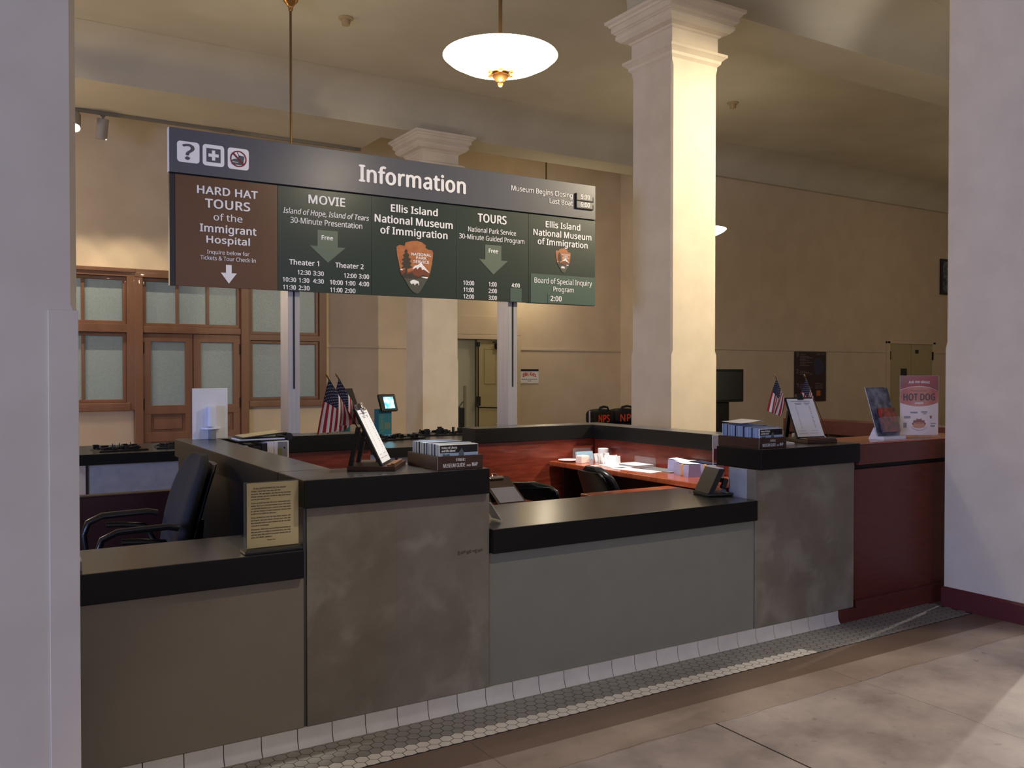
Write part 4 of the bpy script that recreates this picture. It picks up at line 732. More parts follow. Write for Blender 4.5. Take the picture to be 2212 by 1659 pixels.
def emblem(parent, x0, x1, z0, z1, letters=True):
    """arrowhead badge: orange stone, dark conifer, snowy peak, dark ground with a white bison; outline in 0..1"""
    bm = B(); y = YS - .0025
    def q(pts): return [(x0 + (x1 - x0) * u, z0 + (z1 - z0) * v) for u, v in pts]
    out = [(.0, .86), (.09, .90), (.22, .885), (.24, .95), (.40, .985), (.56, 1.0), (.70, .975), (.80, .925), (.78, .88), (.86, .85), (.965, .845), (1.0, .80), (.985, .70), (.97, .60), (.94, .50), (.915, .42), (.87, .33), (.80, .24), (.72, .14), (.64, .05), (.56, .0), (.46, .03), (.36, .09), (.30, .17), (.22, .26), (.13, .34), (.10, .43), (.07, .54), (.03, .66), (.01, .76)]
    tri_xz(bm, q(out), y, 0)
    tri_xz(bm, q([(.10, .42), (.20, .45), (.30, .40), (.43, .43), (.50, .48), (.62, .52), (.72, .50), (.92, .41), (.87, .33), (.80, .31), (.5, .33), (.13, .34)]), y - .0006, 1)
    ground = [(.13, .34), (.22, .36), (.34, .35), (.40, .37), (.46, .345), (.55, .33), (.62, .33), (.70, .36), (.80, .345), (.875, .33), (.80, .24), (.72, .14), (.64, .05), (.56, .0), (.46, .03), (.36, .09), (.30, .17), (.22, .26)]
    tri_xz(bm, q(ground), y - .0009, 2)
    tri_xz(bm, q([(.13, .34), (.25, .40), (.28, .36), (.42, .40), (.47, .35), (.60, .325), (.72, .37), (.84, .345), (.86, .32), (.50, .28), (.20, .28)]), y - .0012, 3)
    tri_xz(bm, q([(.24, .38), (.235, .48), (.12, .46), (.19, .52), (.13, .55), (.20, .60), (.14, .62), (.21, .67), (.17, .71), (.235, .755), (.21, .79), (.26, .83), (.30, .80), (.29, .76), (.345, .73), (.325, .67), (.39, .655), (.35, .60), (.41, .57), (.36, .53), (.43, .50), (.37, .475), (.29, .46), (.285, .38)]), y - .0015, 3)
    tri_xz(bm, q([(.42, .46), (.49, .53), (.57, .545), (.655, .605), (.72, .55), (.82, .47), (.905, .41), (.86, .415), (.79, .45), (.73, .47), (.69, .455), (.67, .50), (.62, .51), (.56, .46), (.53, .50), (.47, .47)]), y - .0015, 4)
    tri_xz(bm, q([(.66, .325), (.72, .332), (.86, .33), (.83, .30), (.76, .305)]), y - .0015, 4)
    tri_xz(bm, q([(.09, .43), (.13, .455), (.19, .43)]), y - .0015, 4)
    bis = [(.36, .225), (.40, .25), (.46, .265), (.52, .255), (.59, .24), (.605, .21), (.60, .165), (.585, .165), (.585, .195), (.56, .20), (.52, .19), (.50, .165), (.485, .16), (.47, .19), (.43, .19), (.41, .175), (.39, .185), (.37, .20)]
    tri_xz(bm, q(bis), y - .0018, 4)
    w = x1 - x0; h = z1 - z0
    for s, u0, u1, v in (('NATIONAL', .40, .94, .72), ('PARK', .53, .81, .655), ('SERVICE', .455, .88, .583)): text(bm, s, x0 + w * u0, x0 + w * u1, z0 + h * v, h * .052, y - .0016, True, mi=4)
    obj('arrowhead_emblem', bm, ['emorange', 'emred', 'emground', 'emdark', 'signwhite'], parent, 0)
emblem(P['C'], 2.872, 3.194, 2.219, 2.641)
emblem(P['E'], 4.387, 4.551, 2.472, 2.686)

# ================================================================== CEILING FITTINGS
def pendant(label, x, y, zc=3.57, r=.365, bulb=22):
    t = thing('pendant_lamp', label, 'lamp', (x, y, zc), 0, 'pendant lamps with shallow glass bowls')
    n = 48
    bm = B()
    prof = [(.04, -.075), (.10, -.072), (.18, -.06), (.26, -.036), (.33, 0), (r, .03), (r - .004, .036), (.325, .01), (.255, -.027), (.18, -.05), (.10, -.062), (.04, -.065)]
    lathe(bm, prof, (x, y, zc), n); obj('glass_bowl', bm, 'glow', t, .8, label='glowing opal glass bowl')
    bm = B(); lathe(bm, [(.001, -.165), (.012, -.16), (.018, -.148), (.014, -.138), (.03, -.125), (.048, -.108), (.055, -.095), (.05, -.085), (.062, -.078), (.06, -.07), (.02, -.066)], (x, y, zc), 24)
    for k in range(6):
        a = k * math.pi / 3; box(bm, x + .075 * math.cos(a) - .012, x + .075 * math.cos(a) + .012, y + .075 * math.sin(a) - .012, y + .075 * math.sin(a) + .012, zc - .09, zc - .068, .004)
    obj('finial', bm, 'brass', t)
    light('pendant_bulb', 'POINT', (x, y, zc - .20), None, bulb, (1.0, .86, .64), .03)
    bm = B(); cyl(bm, (x, y, zc - .07), (x, y, CEIL - .12), .0125, n=10); obj('rod', bm, 'rod', t)
    bm = B(); lathe(bm, [(.014, -.20), (.022, -.195), (.024, -.17), (.03, -.15), (.055, -.12), (.075, -.10), (.08, -.08), (.09, -.05), (.10, -.002)], (x, y, CEIL), 24); obj('canopy', bm, 'brass', t)
    return t
pendant('lit pendant bowl lamp hanging in full view above the information sign', 2.889, 4.795)
pendant('pendant lamp whose bowl is hidden, its rod dropping behind the left part of the sign', 2.92, 9.12)
pendant('pendant lamp far back whose thin rod shows above the right part of the sign', 8.83, 13.07)
pendant('distant lit pendant bowl half hidden by the bright column', 8.80, 9.15)
pendant('pendant lamp behind the right pillar that lights the bright column', 9.3, 4.8)
def detector(label, x, y):
    t = thing('smoke_detector', label, 'smoke detector', (x, y, CEIL))
    bm = B(); lathe(bm, [(.085, 0), (.085, -.012), (.07, -.022), (.05, -.026)], (x, y, CEIL), 24, cap=True); obj('base', bm, 'detector', t)
    bm = B(); lathe(bm, [(.05, -.024), (.05, -.06), (.044, -.085), (.02, -.09), (.001, -.09)], (x, y, CEIL), 20); obj('sensor_head', bm, 'detector', t)
detector('yellowed smoke detector on the ceiling left of the lit pendant lamp', 3.66, 9.45)
detector('small smoke detector on the ceiling right of the bright column', 9.68, 9.39)
t = thing('lighting_track', 'long grey lighting track under the soffit, left of the sign', 'light track', (0, 12.93, 5.08))
bm = B(); box(bm, -4, 5.24, 12.90, 12.945, 5.035, 5.079, .004); obj('rail', bm, 'trackgrey', t)
bm = B(); box(bm, 3.02, 3.26, 12.885, 12.955, 5.03, 5.0795, .004); obj('junction_box', bm, 'trackgrey', t)
def spot_head(label, x, y, lit, tilt):
    t = thing('track_spotlight', label, 'spotlight', (x, y, 5.034), 0, 'spotlights on the track')
    bm = B(); cyl(bm, (x, y, 5.033), (x, y, 4.985), .016, n=10); box(bm, x - .03, x + .03, y - .025, y + .025, 5.02, 5.034, .004); obj('bracket', bm, 'trackgrey', t)
    bm = B(); st = nv(bm); lathe(bm, [(.001, 0), (.07, 0), (.075, -.01), (.075, -.27), (.07, -.272), (.066, -.25), (.001, -.24)], (0, 0, 0), 28)
    xf(bm, st, Matrix.Translation((x, y, 4.985)) @ Matrix.Rotation(tilt, 4, 'X') @ Matrix.Rotation(math.radians(4), 4, 'Y')); obj('housing', bm, 'lamphead', t)
    if lit:
        bm = B(); st = nv(bm); lathe(bm, [(.001, -.245), (.062, -.25), (.062, -.262), (.03, -.275), (.001, -.28)], (0, 0, 0), 20)
        xf(bm, st, Matrix.Translation((x, y, 4.985)) @ Matrix.Rotation(tilt, 4, 'X') @ Matrix.Rotation(math.radians(4), 4, 'Y')); obj('bulb', bm, 'glow', t)
spot_head('grey cylindrical track spotlight nearest the corner of the sign', 1.575, 12.92, False, math.radians(12))
spot_head('lit track spotlight peeping out beside the left foreground pillar', 1.235, 12.92, True, math.radians(-38))
for k in range(11):
    light('track_wash', 'SPOT', (-.9 + .42 * k, 12.93, 4.72), (-.9 + .42 * k, 13.9, 1.35), 85 if k < 8 else 36, WARM, .03, spot=52, blend=.45)

# ================================================================== THINGS ON THE COUNTERS
# blank white card holder, seen from behind
t = thing('card_holder', 'blank white upright card holder seen from behind, on the end of the black top', 'sign holder', (1.408, 6.17, Zt + .0005), 9)
bm = B(); box(bm, -.122, .122, -.004, .004, 0, .345, .002); obj('panel', bm, 'whiteacrylic', t)
bm = B(); box(bm, -.022, .026, -.05, -.004, .085, .225, .006); obj('pocket_support', bm, 'whiteacrylic', t)
bm = B(); loft(bm, [[(.065 * math.cos(a), -.004 - .06 * math.sin(a), z) for a in [math.pi * i / 12 for i in range(13)]] for z in (.068, .078)]); obj('ledge', bm, 'whiteacrylic', t)
bm = B(); box(bm, -.016, .020, -.055, -.004, 0, .067, .003); obj('foot', bm, 'greyplastic', t)

# row of binders on the side desk and an open binder on top
xx = 1.468
for w, h, m, lab in ((.034, .262, 'white', 'thin white binder at the left end of the binder row'), (.036, .27, 'white', 'second thin white binder from the left, beside the card holder'), (.03, .25, 'paper', 'white paper-edged folder in the binder row left of the black box file'),
                     (.055, .27, 'blackplastic', 'black box file with a white spine label in the binder row'), (.038, .285, 'blackplastic', 'slim plain black binder left of the big white binders'), (.045, .292, 'white', 'white binder directly left of the binder with the green label')):
    t = thing('binder', lab, 'binder', (xx, 5.70, .8505))
    bm = B(); box(bm, xx, xx + w - .0015, 5.70, 5.95, .851, .851 + h, .003); obj('cover', bm, m, t)
    bm = B()
    if 'label' in lab and 'black box' in lab: box(bm, xx + .008, xx + w - .01, 5.6985, 5.70, .99, 1.06); obj('spine_label', bm, 'paper', t)
    else: box(bm, xx + .004, xx + w - .006, 5.7005, 5.94, .851 + h, .851 + h + .001); obj('page_edges', bm, 'paper', t)
    xx += w
t = thing('binder', 'thick white binder with a green spine label, at the right end of the row', 'binder', (xx, 5.70, .8505))
bm = B(); box(bm, xx, xx + .098, 5.70, 5.95, .851, 1.146, .003); obj('cover', bm, 'white', t)
bm = B(); box(bm, xx + .024, xx + .088, 5.699, 5.70, .86, 1.14); sp = obj('spine', bm, 'greyplastic', t)
bm = B(); box(bm, xx + .028, xx + .05, 5.698, 5.699, .90, 1.10); obj('spine_label', bm, 'greenlabel', sp)
bm = B(); cyl(bm, (xx + .068, 5.6985, 1.10), (xx + .068, 5.70, 1.10), .006, n=12); obj('finger_hole', bm, 'slot', sp)
t = thing('open_binder', 'black binder lying open on top of the row of binders', 'binder', (1.50, 5.80, 1.1475))
bm = B()
loft(bm, [[(1.48, 5.72, 1.1475), (1.80, 5.72, 1.1475), (1.80, 5.94, 1.1475), (1.48, 5.94, 1.1475)], [(1.475, 5.715, 1.153), (1.80, 5.715, 1.153), (1.80, 5.945, 1.153), (1.475, 5.945, 1.153)]])
obj('lower_cover', bm, 'blackplastic', t)
bm = B(); loft(bm, [[(1.50, 5.725, 1.166), (1.50, 5.725, 1.171), (1.80, 5.725, 1.199), (1.80, 5.725, 1.192)], [(1.50, 5.945, 1.166), (1.50, 5.945, 1.171), (1.80, 5.945, 1.199), (1.80, 5.945, 1.192)]]); obj('upper_cover', bm, 'blackplastic', t)
bm = B(); cyl(bm, (1.812, 5.715, 1.172), (1.812, 5.945, 1.172), .024, n=16); obj('spine', bm, 'blackplastic', t)
bm = B(); box(bm, 1.49, 1.79, 5.735, 5.935, 1.1535, 1.163, .002); obj('pages', bm, 'paper', t)
bm = B(); loft(bm, [[(1.515, 5.735, 1.174), (1.515, 5.735, 1.178), (1.775, 5.735, 1.203), (1.775, 5.735, 1.199)], [(1.515, 5.935, 1.174), (1.515, 5.935, 1.178), (1.775, 5.935, 1.203), (1.775, 5.935, 1.199)]])
bmesh.ops.translate(bm, verts=bm.verts, vec=(-1.64, -5.83, -1.19)); single('paper_stack', bm, 'cream', 'cream sheets lying on top of the open black binder', 'papers', (1.64, 5.83, 1.19))

# notice in a clear stand on the low counter
t = thing('notice_stand', 'clear upright notice stand with black foot on the low counter', 'sign holder', (1.09, 3.66, Zl + .0005))
bm = B(); box(bm, .962, 1.206, 3.615, 3.70, Zl + .0005, Zl + .016, .004); obj('foot', bm, 'blackplastic', t)
bm = B(); box(bm, .970, 1.203, 3.668, 3.676, Zl + .016, 1.140, .002); obj('acrylic_panel', bm, 'acrylic', t)
LINES = ["Today's Hard Hat Tour has left the", 'museum. We apologize, but due to the lateness', 'of your arrival, we are unable to take your party', 'out to join your tour.', '',
         'If you arrived too late for your scheduled tour', 'today due to a transportation issue that was', 'completely beyond your control, you may wish', 'to call the Statue Cruises Customer Service line', 'at (877) 523-9849 to discuss.', '',
         'If you arrived too late for any other reason, we', 'apologize, but you must rebook your own for', 'the scheduled time of your ticket as we do not offer', 'refunds or exchanges.', '',
         'If however, there are outstanding circumstances', 'that you wish to notify us and therefore, you may', 'call the Save Ellis Island Customer Service line at', '(201) 237-8000, option 2']
bm = B(); box(bm, .982, 1.200, 3.664, 3.667, .866, 1.136, .0005, 0)
text(bm, 'To Our Reserved Hard Hat Tour Guests', 1.008, 1.146, 1.112, .0052, 3.6632, True, True, 1); poly_xz(bm, [(1.008, 1.1095), (1.146, 1.1095), (1.146, 1.1103), (1.008, 1.1103)], 3.6632, 1)
z = 1.099
for ln in LINES:
    if ln: text(bm, ln, .998, 1.166 if len(ln) > 36 else .998 + .168 * len(ln) / 46, z, .0056, 3.6632, True, True, 1); z -= .0112
    else: z -= .0045
text(bm, 'Thank You', 1.066, 1.100, .893, .0048, 3.6632, True, True, 1)
bmesh.ops.translate(bm, verts=bm.verts, vec=(-1.09, -3.664, -.866))
single('notice_sheet', bm, ['cream', 'ink'], 'cream printed notice to tour guests standing in the clear holder', 'notice', (1.09, 3.664, .866), smooth=0)
bm = B(); box(bm, 0, .11, 0, .07, 0, .035, .003, 0); box(bm, .002, .108, .002, .068, .035, .05, .004, 1)
single('card_box', bm, ['greyplastic', 'paper'], 'little box of white cards peeping out beside the foreground pillar', 'card box', (.255, 3.66, Zl + .0005))

# map boxes with folded maps
def map_box(label):
    t = thing('map_box', label, 'leaflet box', (0, 0, 0), 0, 'wooden boxes of free maps')
    bm = B(); h = .063
    box(bm, 0, .243, 0, .012, 0, h, .001); box(bm, 0, .243, .313, .325, 0, h, .001); box(bm, 0, .012, .012, .313, 0, h, .001); box(bm, .231, .243, .012, .313, 0, h, .001); box(bm, .012, .231, .012, .313, 0, .008, .0005)
    obj('box', bm, 'darkwood', t, label=None)
    bm = B(); text(bm, 'FREE', .098, .142, .038, .0135, -.0012); text(bm, ':', .144, .147, .038, .0135, -.0012); text(bm, 'MUSEUM GUIDE', .030, .145, .011, .0175, -.0012); text(bm, 'AND', .153, .176, .011, .0095, -.0012); text(bm, 'MAP', .183, .213, .011, .0175, -.0012)
    obj('lettering', bm, 'signwhite', t, 0)
    bm = B(); box(bm, -.0015, .001, -.0015, .001, 0, .063); obj('corner_seam', bm, 'greyplastic', t)
    return t
mb = map_box('dark wooden map box on the left concrete pier, nearer the clipboard with the bright page')
mb.location = (1.848, 3.632, Zt + .0005)
mb2 = dup(mb, (3.985, 3.645, Zt + .0005), 1.5, 'dark wooden map box on the right concrete pier, full of blue-edged maps')
def brochure_mesh(front, m):
    bm = B(); box(bm, 0, .206, 0, .0075, 0, .106, .0012, 0)
    me_m = [m, 'blackplastic', 'skyprint', 'signwhite', 'statue']
    if front:
        poly_xz(bm, [(.002, .068), (.204, .068), (.204, .104), (.002, .104)], -.0004, 1); poly_xz(bm, [(.002, .03), (.204, .03), (.204, .068), (.002, .068)], -.0004, 2)
        text(bm, 'Statue of Liberty', .010, .092, .088, .0098, -.0009, True, mi=3); text(bm, 'and Ellis Island', .010, .082, .0735, .0098, -.0009, True, mi=3)
        tri_xz(bm, [(.098, .05), (.105, .075), (.112, .082), (.118, .090), (.120, .083), (.126, .074), (.130, .05)], -.0009, 4)
        tri_xz(bm, [(.014, .05), (.02, .066), (.03, .06), (.05, .064), (.058, .05)], -.0009, 4)
    return bm, me_m
def brochures(box_o, kinds, label_front, label_rest, group, tall=0.0):
    b0 = Vector(box_o.location); rot = box_o.rotation_euler[2]
    bm, mm = brochure_mesh(True, 'white')
    f = single('museum_map', bm, mm, label_front, 'leaflet', b0 + Vector((.018, .0135, .009)), math.degrees(rot), group, 0)
    protos = {}
    y = .0225; i = 0
    while y < .303:
        k = kinds[i % len(kinds)]
        if k not in protos:
            bm, mm = brochure_mesh(False, k); o = single('museum_map', bm, mm[:1], label_rest, 'leaflet', (0, 0, 0), 0, group, 0); protos[k] = o
        else:
            o = protos[k].copy(); COL.objects.link(o)
        o.location = b0 + Vector((.016 + .003 * random.random() - math.sin(rot) * y, y, .009 + .004 * random.random() + tall * y)); o.rotation_euler = (0, 0, rot)
        y += .0086 + (.004 if i % 6 == 5 else 0); i += 1
brochures(mb, ['white', 'blueprint', 'white', 'skyprint', 'navy', 'blueprint', 'white', 'navy', 'skyprint'], 'front museum map with black title band in the left wooden box', 'folded museum map standing in the left wooden box behind the front copy', 'museum maps in the left box')
brochures(mb2, ['blueprint', 'blueprint', 'skyprint', 'blueprint', 'blueprint', 'navy', 'blueprint'], 'front museum map with black title band in the right wooden box', 'blue-edged museum map standing in the right wooden box behind the front copy', 'museum maps in the right box', .06)
bm = B()
pts = [(0, 0, .004), (.06, .0, .006), (.13, 0, .012), (.17, 0, .016), (.2, 0, .006)]
loft(bm, [[(x, 0, z), (x, .16, z + .004), (x, .16, z + .0055), (x, 0, z + .0015)] for x, _, z in pts])
single('loose_map', bm, 'paper', 'loose curling white sheet on top of the maps in the right box', 'leaflet', (4.0, 3.80, 1.282), 0)

# tilted clipboard stands with sheets
LEAN = math.radians(26)
def tilt(bm, st, oy=0, oz=0):
    xf(bm, st, Matrix.Translation((0, oy, oz)) @ Matrix.Rotation(-LEAN, 4, 'X'))
def clip_stand(label, loc, rz, front, clipm, bx=.118):
    t = thing('clipboard_stand', label, 'clipboard stand', loc, rz, 'tilted clipboard stands')
    bm = B(); box(bm, -.118, bx, front, .17, 0, .022, .003); obj('base', bm, 'darkwood', t)
    bm = B(); box(bm, -.112, .112, front + .004, -.014, .0225, .03, .002); box(bm, -.112, .112, front + .004, front + .022, .0305, .036, .002); obj('ledge', bm, 'oak', t, label='tan ledge')
    bm = B(); st = nv(bm); box(bm, -.112, .112, 0, .013, .01, .305, .003); tilt(bm, st, 0, .014); obj('board', bm, 'blackplastic', t)
    for sx in (-1, 1):
        bm = B(); loft(bm, [[(sx * .085 - .013, .113, .20), (sx * .085 + .013, .113, .20), (sx * .085 + .013, .132, .20), (sx * .085 - .013, .132, .20)], [(sx * .085 - .013, .148, .023), (sx * .085 + .013, .148, .023), (sx * .085 + .013, .168, .023), (sx * .085 - .013, .168, .023)]]); obj('leg', bm, 'blackplastic', t)
    bm = B(); st = nv(bm); box(bm, -.026, .026, -.016, .012, .293, .325, .004); box(bm, -.022, .022, -.02, -.0045, .282, .297, .003)
    tilt(bm, st, 0, .014); obj('clip', bm, clipm, t)
    return t
def sheet(label, loc, rz):
    bm = B(); st = nv(bm); box(bm, -.106, .106, -.0035, -.001, .022, .292, .0004, 0)
    y = -.0041
    for x0, x1, z in ((-.08, .075, .272), (-.055, .0, .258), (.02, .07, .258), (-.05, .0, .25), (.03, .06, .25)): poly_xz(bm, [(x0, z), (x1, z), (x1, z + .004), (x0, z + .004)], y, 1)
    for k in range(16):
        z = .238 - .0105 * k
        poly_xz(bm, [(-.055, z), (-.049, z), (-.049, z + .004), (-.055, z + .004)], y, 1); poly_xz(bm, [(.052, z), (.057 + .004 * (k % 3), z), (.057 + .004 * (k % 3), z + .004), (.052, z + .004)], y, 1)
    for x0, x1, z in ((-.08, -.03, .062), (.02, .07, .062), (-.085, -.02, .045), (.0, .07, .045)): poly_xz(bm, [(x0, z), (x1, z), (x1, z + .002), (x0, z + .002)], y, 1)
    tilt(bm, st, 0, .014)
    return single('schedule_sheet', bm, ['paper', 'greypaper'], label, 'paper', loc, rz, smooth=0)
SL = ((1.690, 3.835, Zt + .0005), 56); SR = ((4.68, 3.83, Zt + .0005), -11)
clip_stand('black clipboard stand on a wooden base on the left pier, turned sideways', SL[0], SL[1], -.055, 'chrome', .19)
clip_stand('black clipboard stand on a wooden base on the right pier, facing forward', SR[0], SR[1], -.10, 'blackplastic')
sheet('brightly lit printed sheet on the sideways clipboard stand', *SL); sheet('pale printed sheet on the forward-facing clipboard stand', *SR)

# small stick flags
def flag(label, P0, P1, F0, F1, tip, foot, y0, group, phase=0.0):
    """cloth between hoist P0-P1 (on the stick) and fly F0-F1, all as (x, z) in the plane y0, rippled in depth"""
    t = thing('stick_flag', label, 'flag', (foot[0], y0, foot[1]), 0, group)
    bm = B(); cyl(bm, (foot[0], y0, foot[1]), (tip[0], y0, tip[1]), .003, n=8); obj('stick', bm, 'darkwood', t)
    dv = Vector((tip[0] - foot[0], 0, tip[1] - foot[1])).normalized()
    bm = B(); a = Vector((tip[0], y0, tip[1])); cyl(bm, a - dv * .004, a + dv * .006, .0035, .005, 8); cyl(bm, a + dv * .006, a + dv * .02, .005, .0006, 8); obj('finial', bm, 'brass', t)
    NU, NV = 39, 30
    def pos(u, v):
        a = Vector((P0[0] + (P1[0] - P0[0]) * u, P0[1] + (P1[1] - P0[1]) * u)); b = Vector((F0[0] + (F1[0] - F0[0]) * u, F0[1] + (F1[1] - F0[1]) * u))
        sag = math.sin(math.pi * v) * .012 * (u - .3)
        p = a.lerp(b, v)
        d = .010 * v ** .6 * math.sin(8.5 * u + 1.2 * v + phase) + .006 * v * math.sin(19 * u + phase)
        return Vector((p.x + sag, y0 + d - .004, p.y + .006 * v * math.sin(11 * u + phase)))
    bm = B(); G = [[bm.verts.new(pos(i / NU, j / NV)) for j in range(NV + 1)] for i in range(NU + 1)]
    for i in range(NU):
        for j in range(NV):
            f = bm.faces.new((G[i][j], G[i][j + 1], G[i + 1][j + 1], G[i + 1][j])); stripe = int(i / NU * 13 + .001)
            f.material_index = 0 if (stripe < 7 and j / NV < .4) else (1 if stripe % 2 == 0 else 2)
    for r in range(9):
        for c in range(6 if r % 2 == 0 else 5):
            u = (7 / 13) * (r + .7) / 9.4; v = .4 * ((c + .5) / 6 if r % 2 == 0 else (c + 1) / 6)
            p = pos(u, v); k = .0024; o1 = p + Vector((0, -.0012, 0)); vs = []
            for q in range(10):
                rr = k if q % 2 == 0 else k * .45; an = math.pi / 2 + q * math.pi / 5; vs.append(bm.verts.new(o1 + Vector((rr * math.cos(an), 0, rr * math.sin(an)))))
            f = bm.faces.new(vs); f.material_index = 2
    obj('cloth', bm, ['navy', 'flagred', 'flagwhite'], t, .8)
    bm = B(); cyl(bm, (foot[0], y0, foot[1]), (foot[0], y0, foot[1] + .012), .012, .009, 16); obj('foot', bm, 'blackplastic', t)
    return t
zf = Zt + .0225
fa = flag('small drooping US flag on a stick behind the sideways clipboard, nearest and largest', (1.441, 1.569), (1.530, 1.424), (1.386, 1.300), (1.553, 1.353), (1.436, 1.577), (1.690, zf), 3.955, 'flags on the left pier')
dup(fa, (fa.location.x + .066, fa.location.y + .045, zf), None, 'small US flag partly hidden behind the first flag and the bright sheet')
fb = flag('small US flag with bright stripes left of the forward-facing clipboard', (4.519, 1.555), (4.600, 1.420), (4.440, 1.338), (4.562, 1.31), (4.512, 1.570), (4.765, zf - .022), 3.99, 'flags on the right pier', 1.4)
dup(fb, (fb.location.x + .262, fb.location.y - .02, zf - .022), None, 'small US flag whose top shows above the forward-facing clipboard')

# note pad, hot dog poster, leaflet rack
bm = B(); box(bm, -.06, .06, -.035, .035, 0, .014, .002, 0); box(bm, -.058, .03, -.033, .03, .0142, .018, .001, 1)
single('note_pad', bm, ['white', 'paper'], 'small white note pad between the right map box and the clipboard', 'note pad', (4.36, 3.79, Zt + .0005), -12, smooth=.5)
t = thing('poster_stand', 'clear upright poster stand at the right end of the red counter', 'sign holder', (5.655, 3.715, Zt + .0005), -27)
bm = B(); box(bm, -.142, .142, -.006, -.0032, .012, .432, .0005); box(bm, -.142, .142, .0032, .006, .012, .432, .0005); box(bm, -.142, .142, -.05, .06, 0, .0115, .002); obj('acrylic_sleeve', bm, 'acrylic', t)
bm = B(); x0, w, z0, h = -.138, .276, .016, .412
def pq(u, v): return (x0 + w * u, z0 + h * v)
def zx(x): return (x - 760) / 840
def zy(y): return (1430 - y) / 1240
y = -.0012
box(bm, x0, x0 + w, y, -.0002, z0, z0 + h, .0003, 0)
band = [pq(0, zy(478)), pq(0, 1), pq(1, 1), pq(1, zy(505))] + [pq(u, zy(400 + 105 * ((u - .5) / .5) ** 2 * (1 if u > .5 else .76))) for u in [1 - i / 20 for i in range(1, 20)]]
tri_xz(bm, band, y - .0004, 1)
oval = [pq(u, zy(412 + 95 * ((u - .5) / .5) ** 2 * (1 if u > .5 else .8))) for u in [i / 20 for i in range(21)]] + [pq(u, zy(828 - 78 * ((u - .5) / .5) ** 2)) for u in [1 - i / 20 for i in range(21)]]
tri_xz(bm, oval, y - .0004, 2)
def pt(s, xa, xb, yb, yt, mi, **k): text(bm, s, pq(zx(xa), 0)[0], pq(zx(xb), 0)[0], pq(0, zy(yb))[1], h * (yb - yt) / 1240, y - .0009, mi=mi, **k)
pt('Ask me about', 945, 1410, 348, 296, 3, bold=True, arc=.004); pt('History of the', 990, 1345, 515, 480, 4, italic=True); pt('HOT DOG', 832, 1530, 700, 562, 4, bold=True)
for k in range(7): poly_xz(bm, [pq(zx(1085 + 27 * k), zy(778)), pq(zx(1103 + 27 * k), zy(778)), pq(zx(1103 + 27 * k), zy(745)), pq(zx(1085 + 27 * k), zy(745))], y - .0009, 3)
cr = [(1015, 1195), (1050, 1160), (1050, 1118), (1115, 1118), (1122, 1070), (1140, 1095), (1215, 1095), (1228, 1068), (1240, 1118), (1300, 1118), (1300, 1160), (1335, 1195), (1300, 1235), (1050, 1235)]
tri_xz(bm, [pq(zx(a), zy(b)) for a, b in cr], y - .0006, 5)
tri_xz(bm, [pq(zx(1175 + 140 * math.cos(a)), zy(1235 + 55 * math.sin(a))) for a in [2 * math.pi * i / 24 for i in range(24)]], y - .0008, 6)
tri_xz(bm, [pq(zx(1175 + 120 * math.cos(a)), zy(1188 + 20 * math.sin(a))) for a in [2 * math.pi * i / 24 for i in range(24)]], y - .0010, 6)
for k in range(9): poly_xz(bm, [pq(zx(1090 + 19 * k), zy(1194)), pq(zx(1100 + 19 * k), zy(1198)), pq(zx(1104 + 19 * k), zy(1184)), pq(zx(1094 + 19 * k), zy(1180))], y - .0013, 5)
for a, b, c, d in ((985, 940, 1145, 975), (1220, 930, 1360, 960), (1265, 968, 1335, 992), (840, 1030, 985, 1080), (830, 1170, 905, 1275), (1430, 1180, 1555, 1196), (1430, 1225, 1535, 1260)): tri_xz(bm, [pq(u, v) for u, v in rrect(zx(a), zx(c), zy(d), zy(b), .006, 3)], y - .0006, 7)
tri_xz(bm, [pq(zx(a), zy(b)) for a, b in ((1410, 1025), (1436, 1025), (1440, 1055), (1446, 1025), (1468, 1025), (1452, 1085), (1426, 1085))], y - .0006, 5)
for k in range(16):
    u = (k - 7.5) / 7.5; poly_xz(bm, [pq(zx(1010 + 22 * k), zy(1345 - 62 * u * u)), pq(zx(1022 + 22 * k), zy(1345 - 62 * u * u)), pq(zx(1022 + 22 * k), zy(1322 - 62 * u * u)), pq(zx(1010 + 22 * k), zy(1322 - 62 * u * u))], y - .0006, 7)
single('hot_dog_poster', bm, ['posterpaper', 'hotred', 'hotoval', 'signwhite', 'ink', 'hotbrown', 'hotbun', 'greypaper'], 'hot dog history poster asking visitors, upright beside the right pillar', 'poster', (5.655, 3.715, Zt + .0005), -27, smooth=0)

t = thing('leaflet_rack', 'tilted tabletop leaflet rack with a dark photo backing, left of the hot dog poster', 'leaflet rack', (5.35, 3.735, Zt + .0005), 0, local=True)
def lean(bm, st, a=math.radians(17)): xf(bm, st, Matrix.Translation((0, 0, .022)) @ Matrix.Rotation(-a, 4, 'X'))
bm = B(); st = nv(bm); box(bm, -.118, .118, 0, .004, 0, .345, .001); lean(bm, st); obj('backboard', bm, 'photo', t)
bm = B(); st = nv(bm); box(bm, -.121, .121, .0045, .007, -.012, .347, .001); lean(bm, st); obj('frame', bm, 'whiteacrylic', t)
bm = B(); loft(bm, [[(-.121, -.045, 0), (-.121, .075, 0), (-.121, .034, .08), (-.121, .010, .02), (-.121, -.045, .02)], [(.121, -.045, 0), (.121, .075, 0), (.121, .034, .08), (.121, .010, .02), (.121, -.045, .02)]]); bmesh.ops.recalc_face_normals(bm, faces=bm.faces); obj('foot', bm, 'whiteacrylic', t)
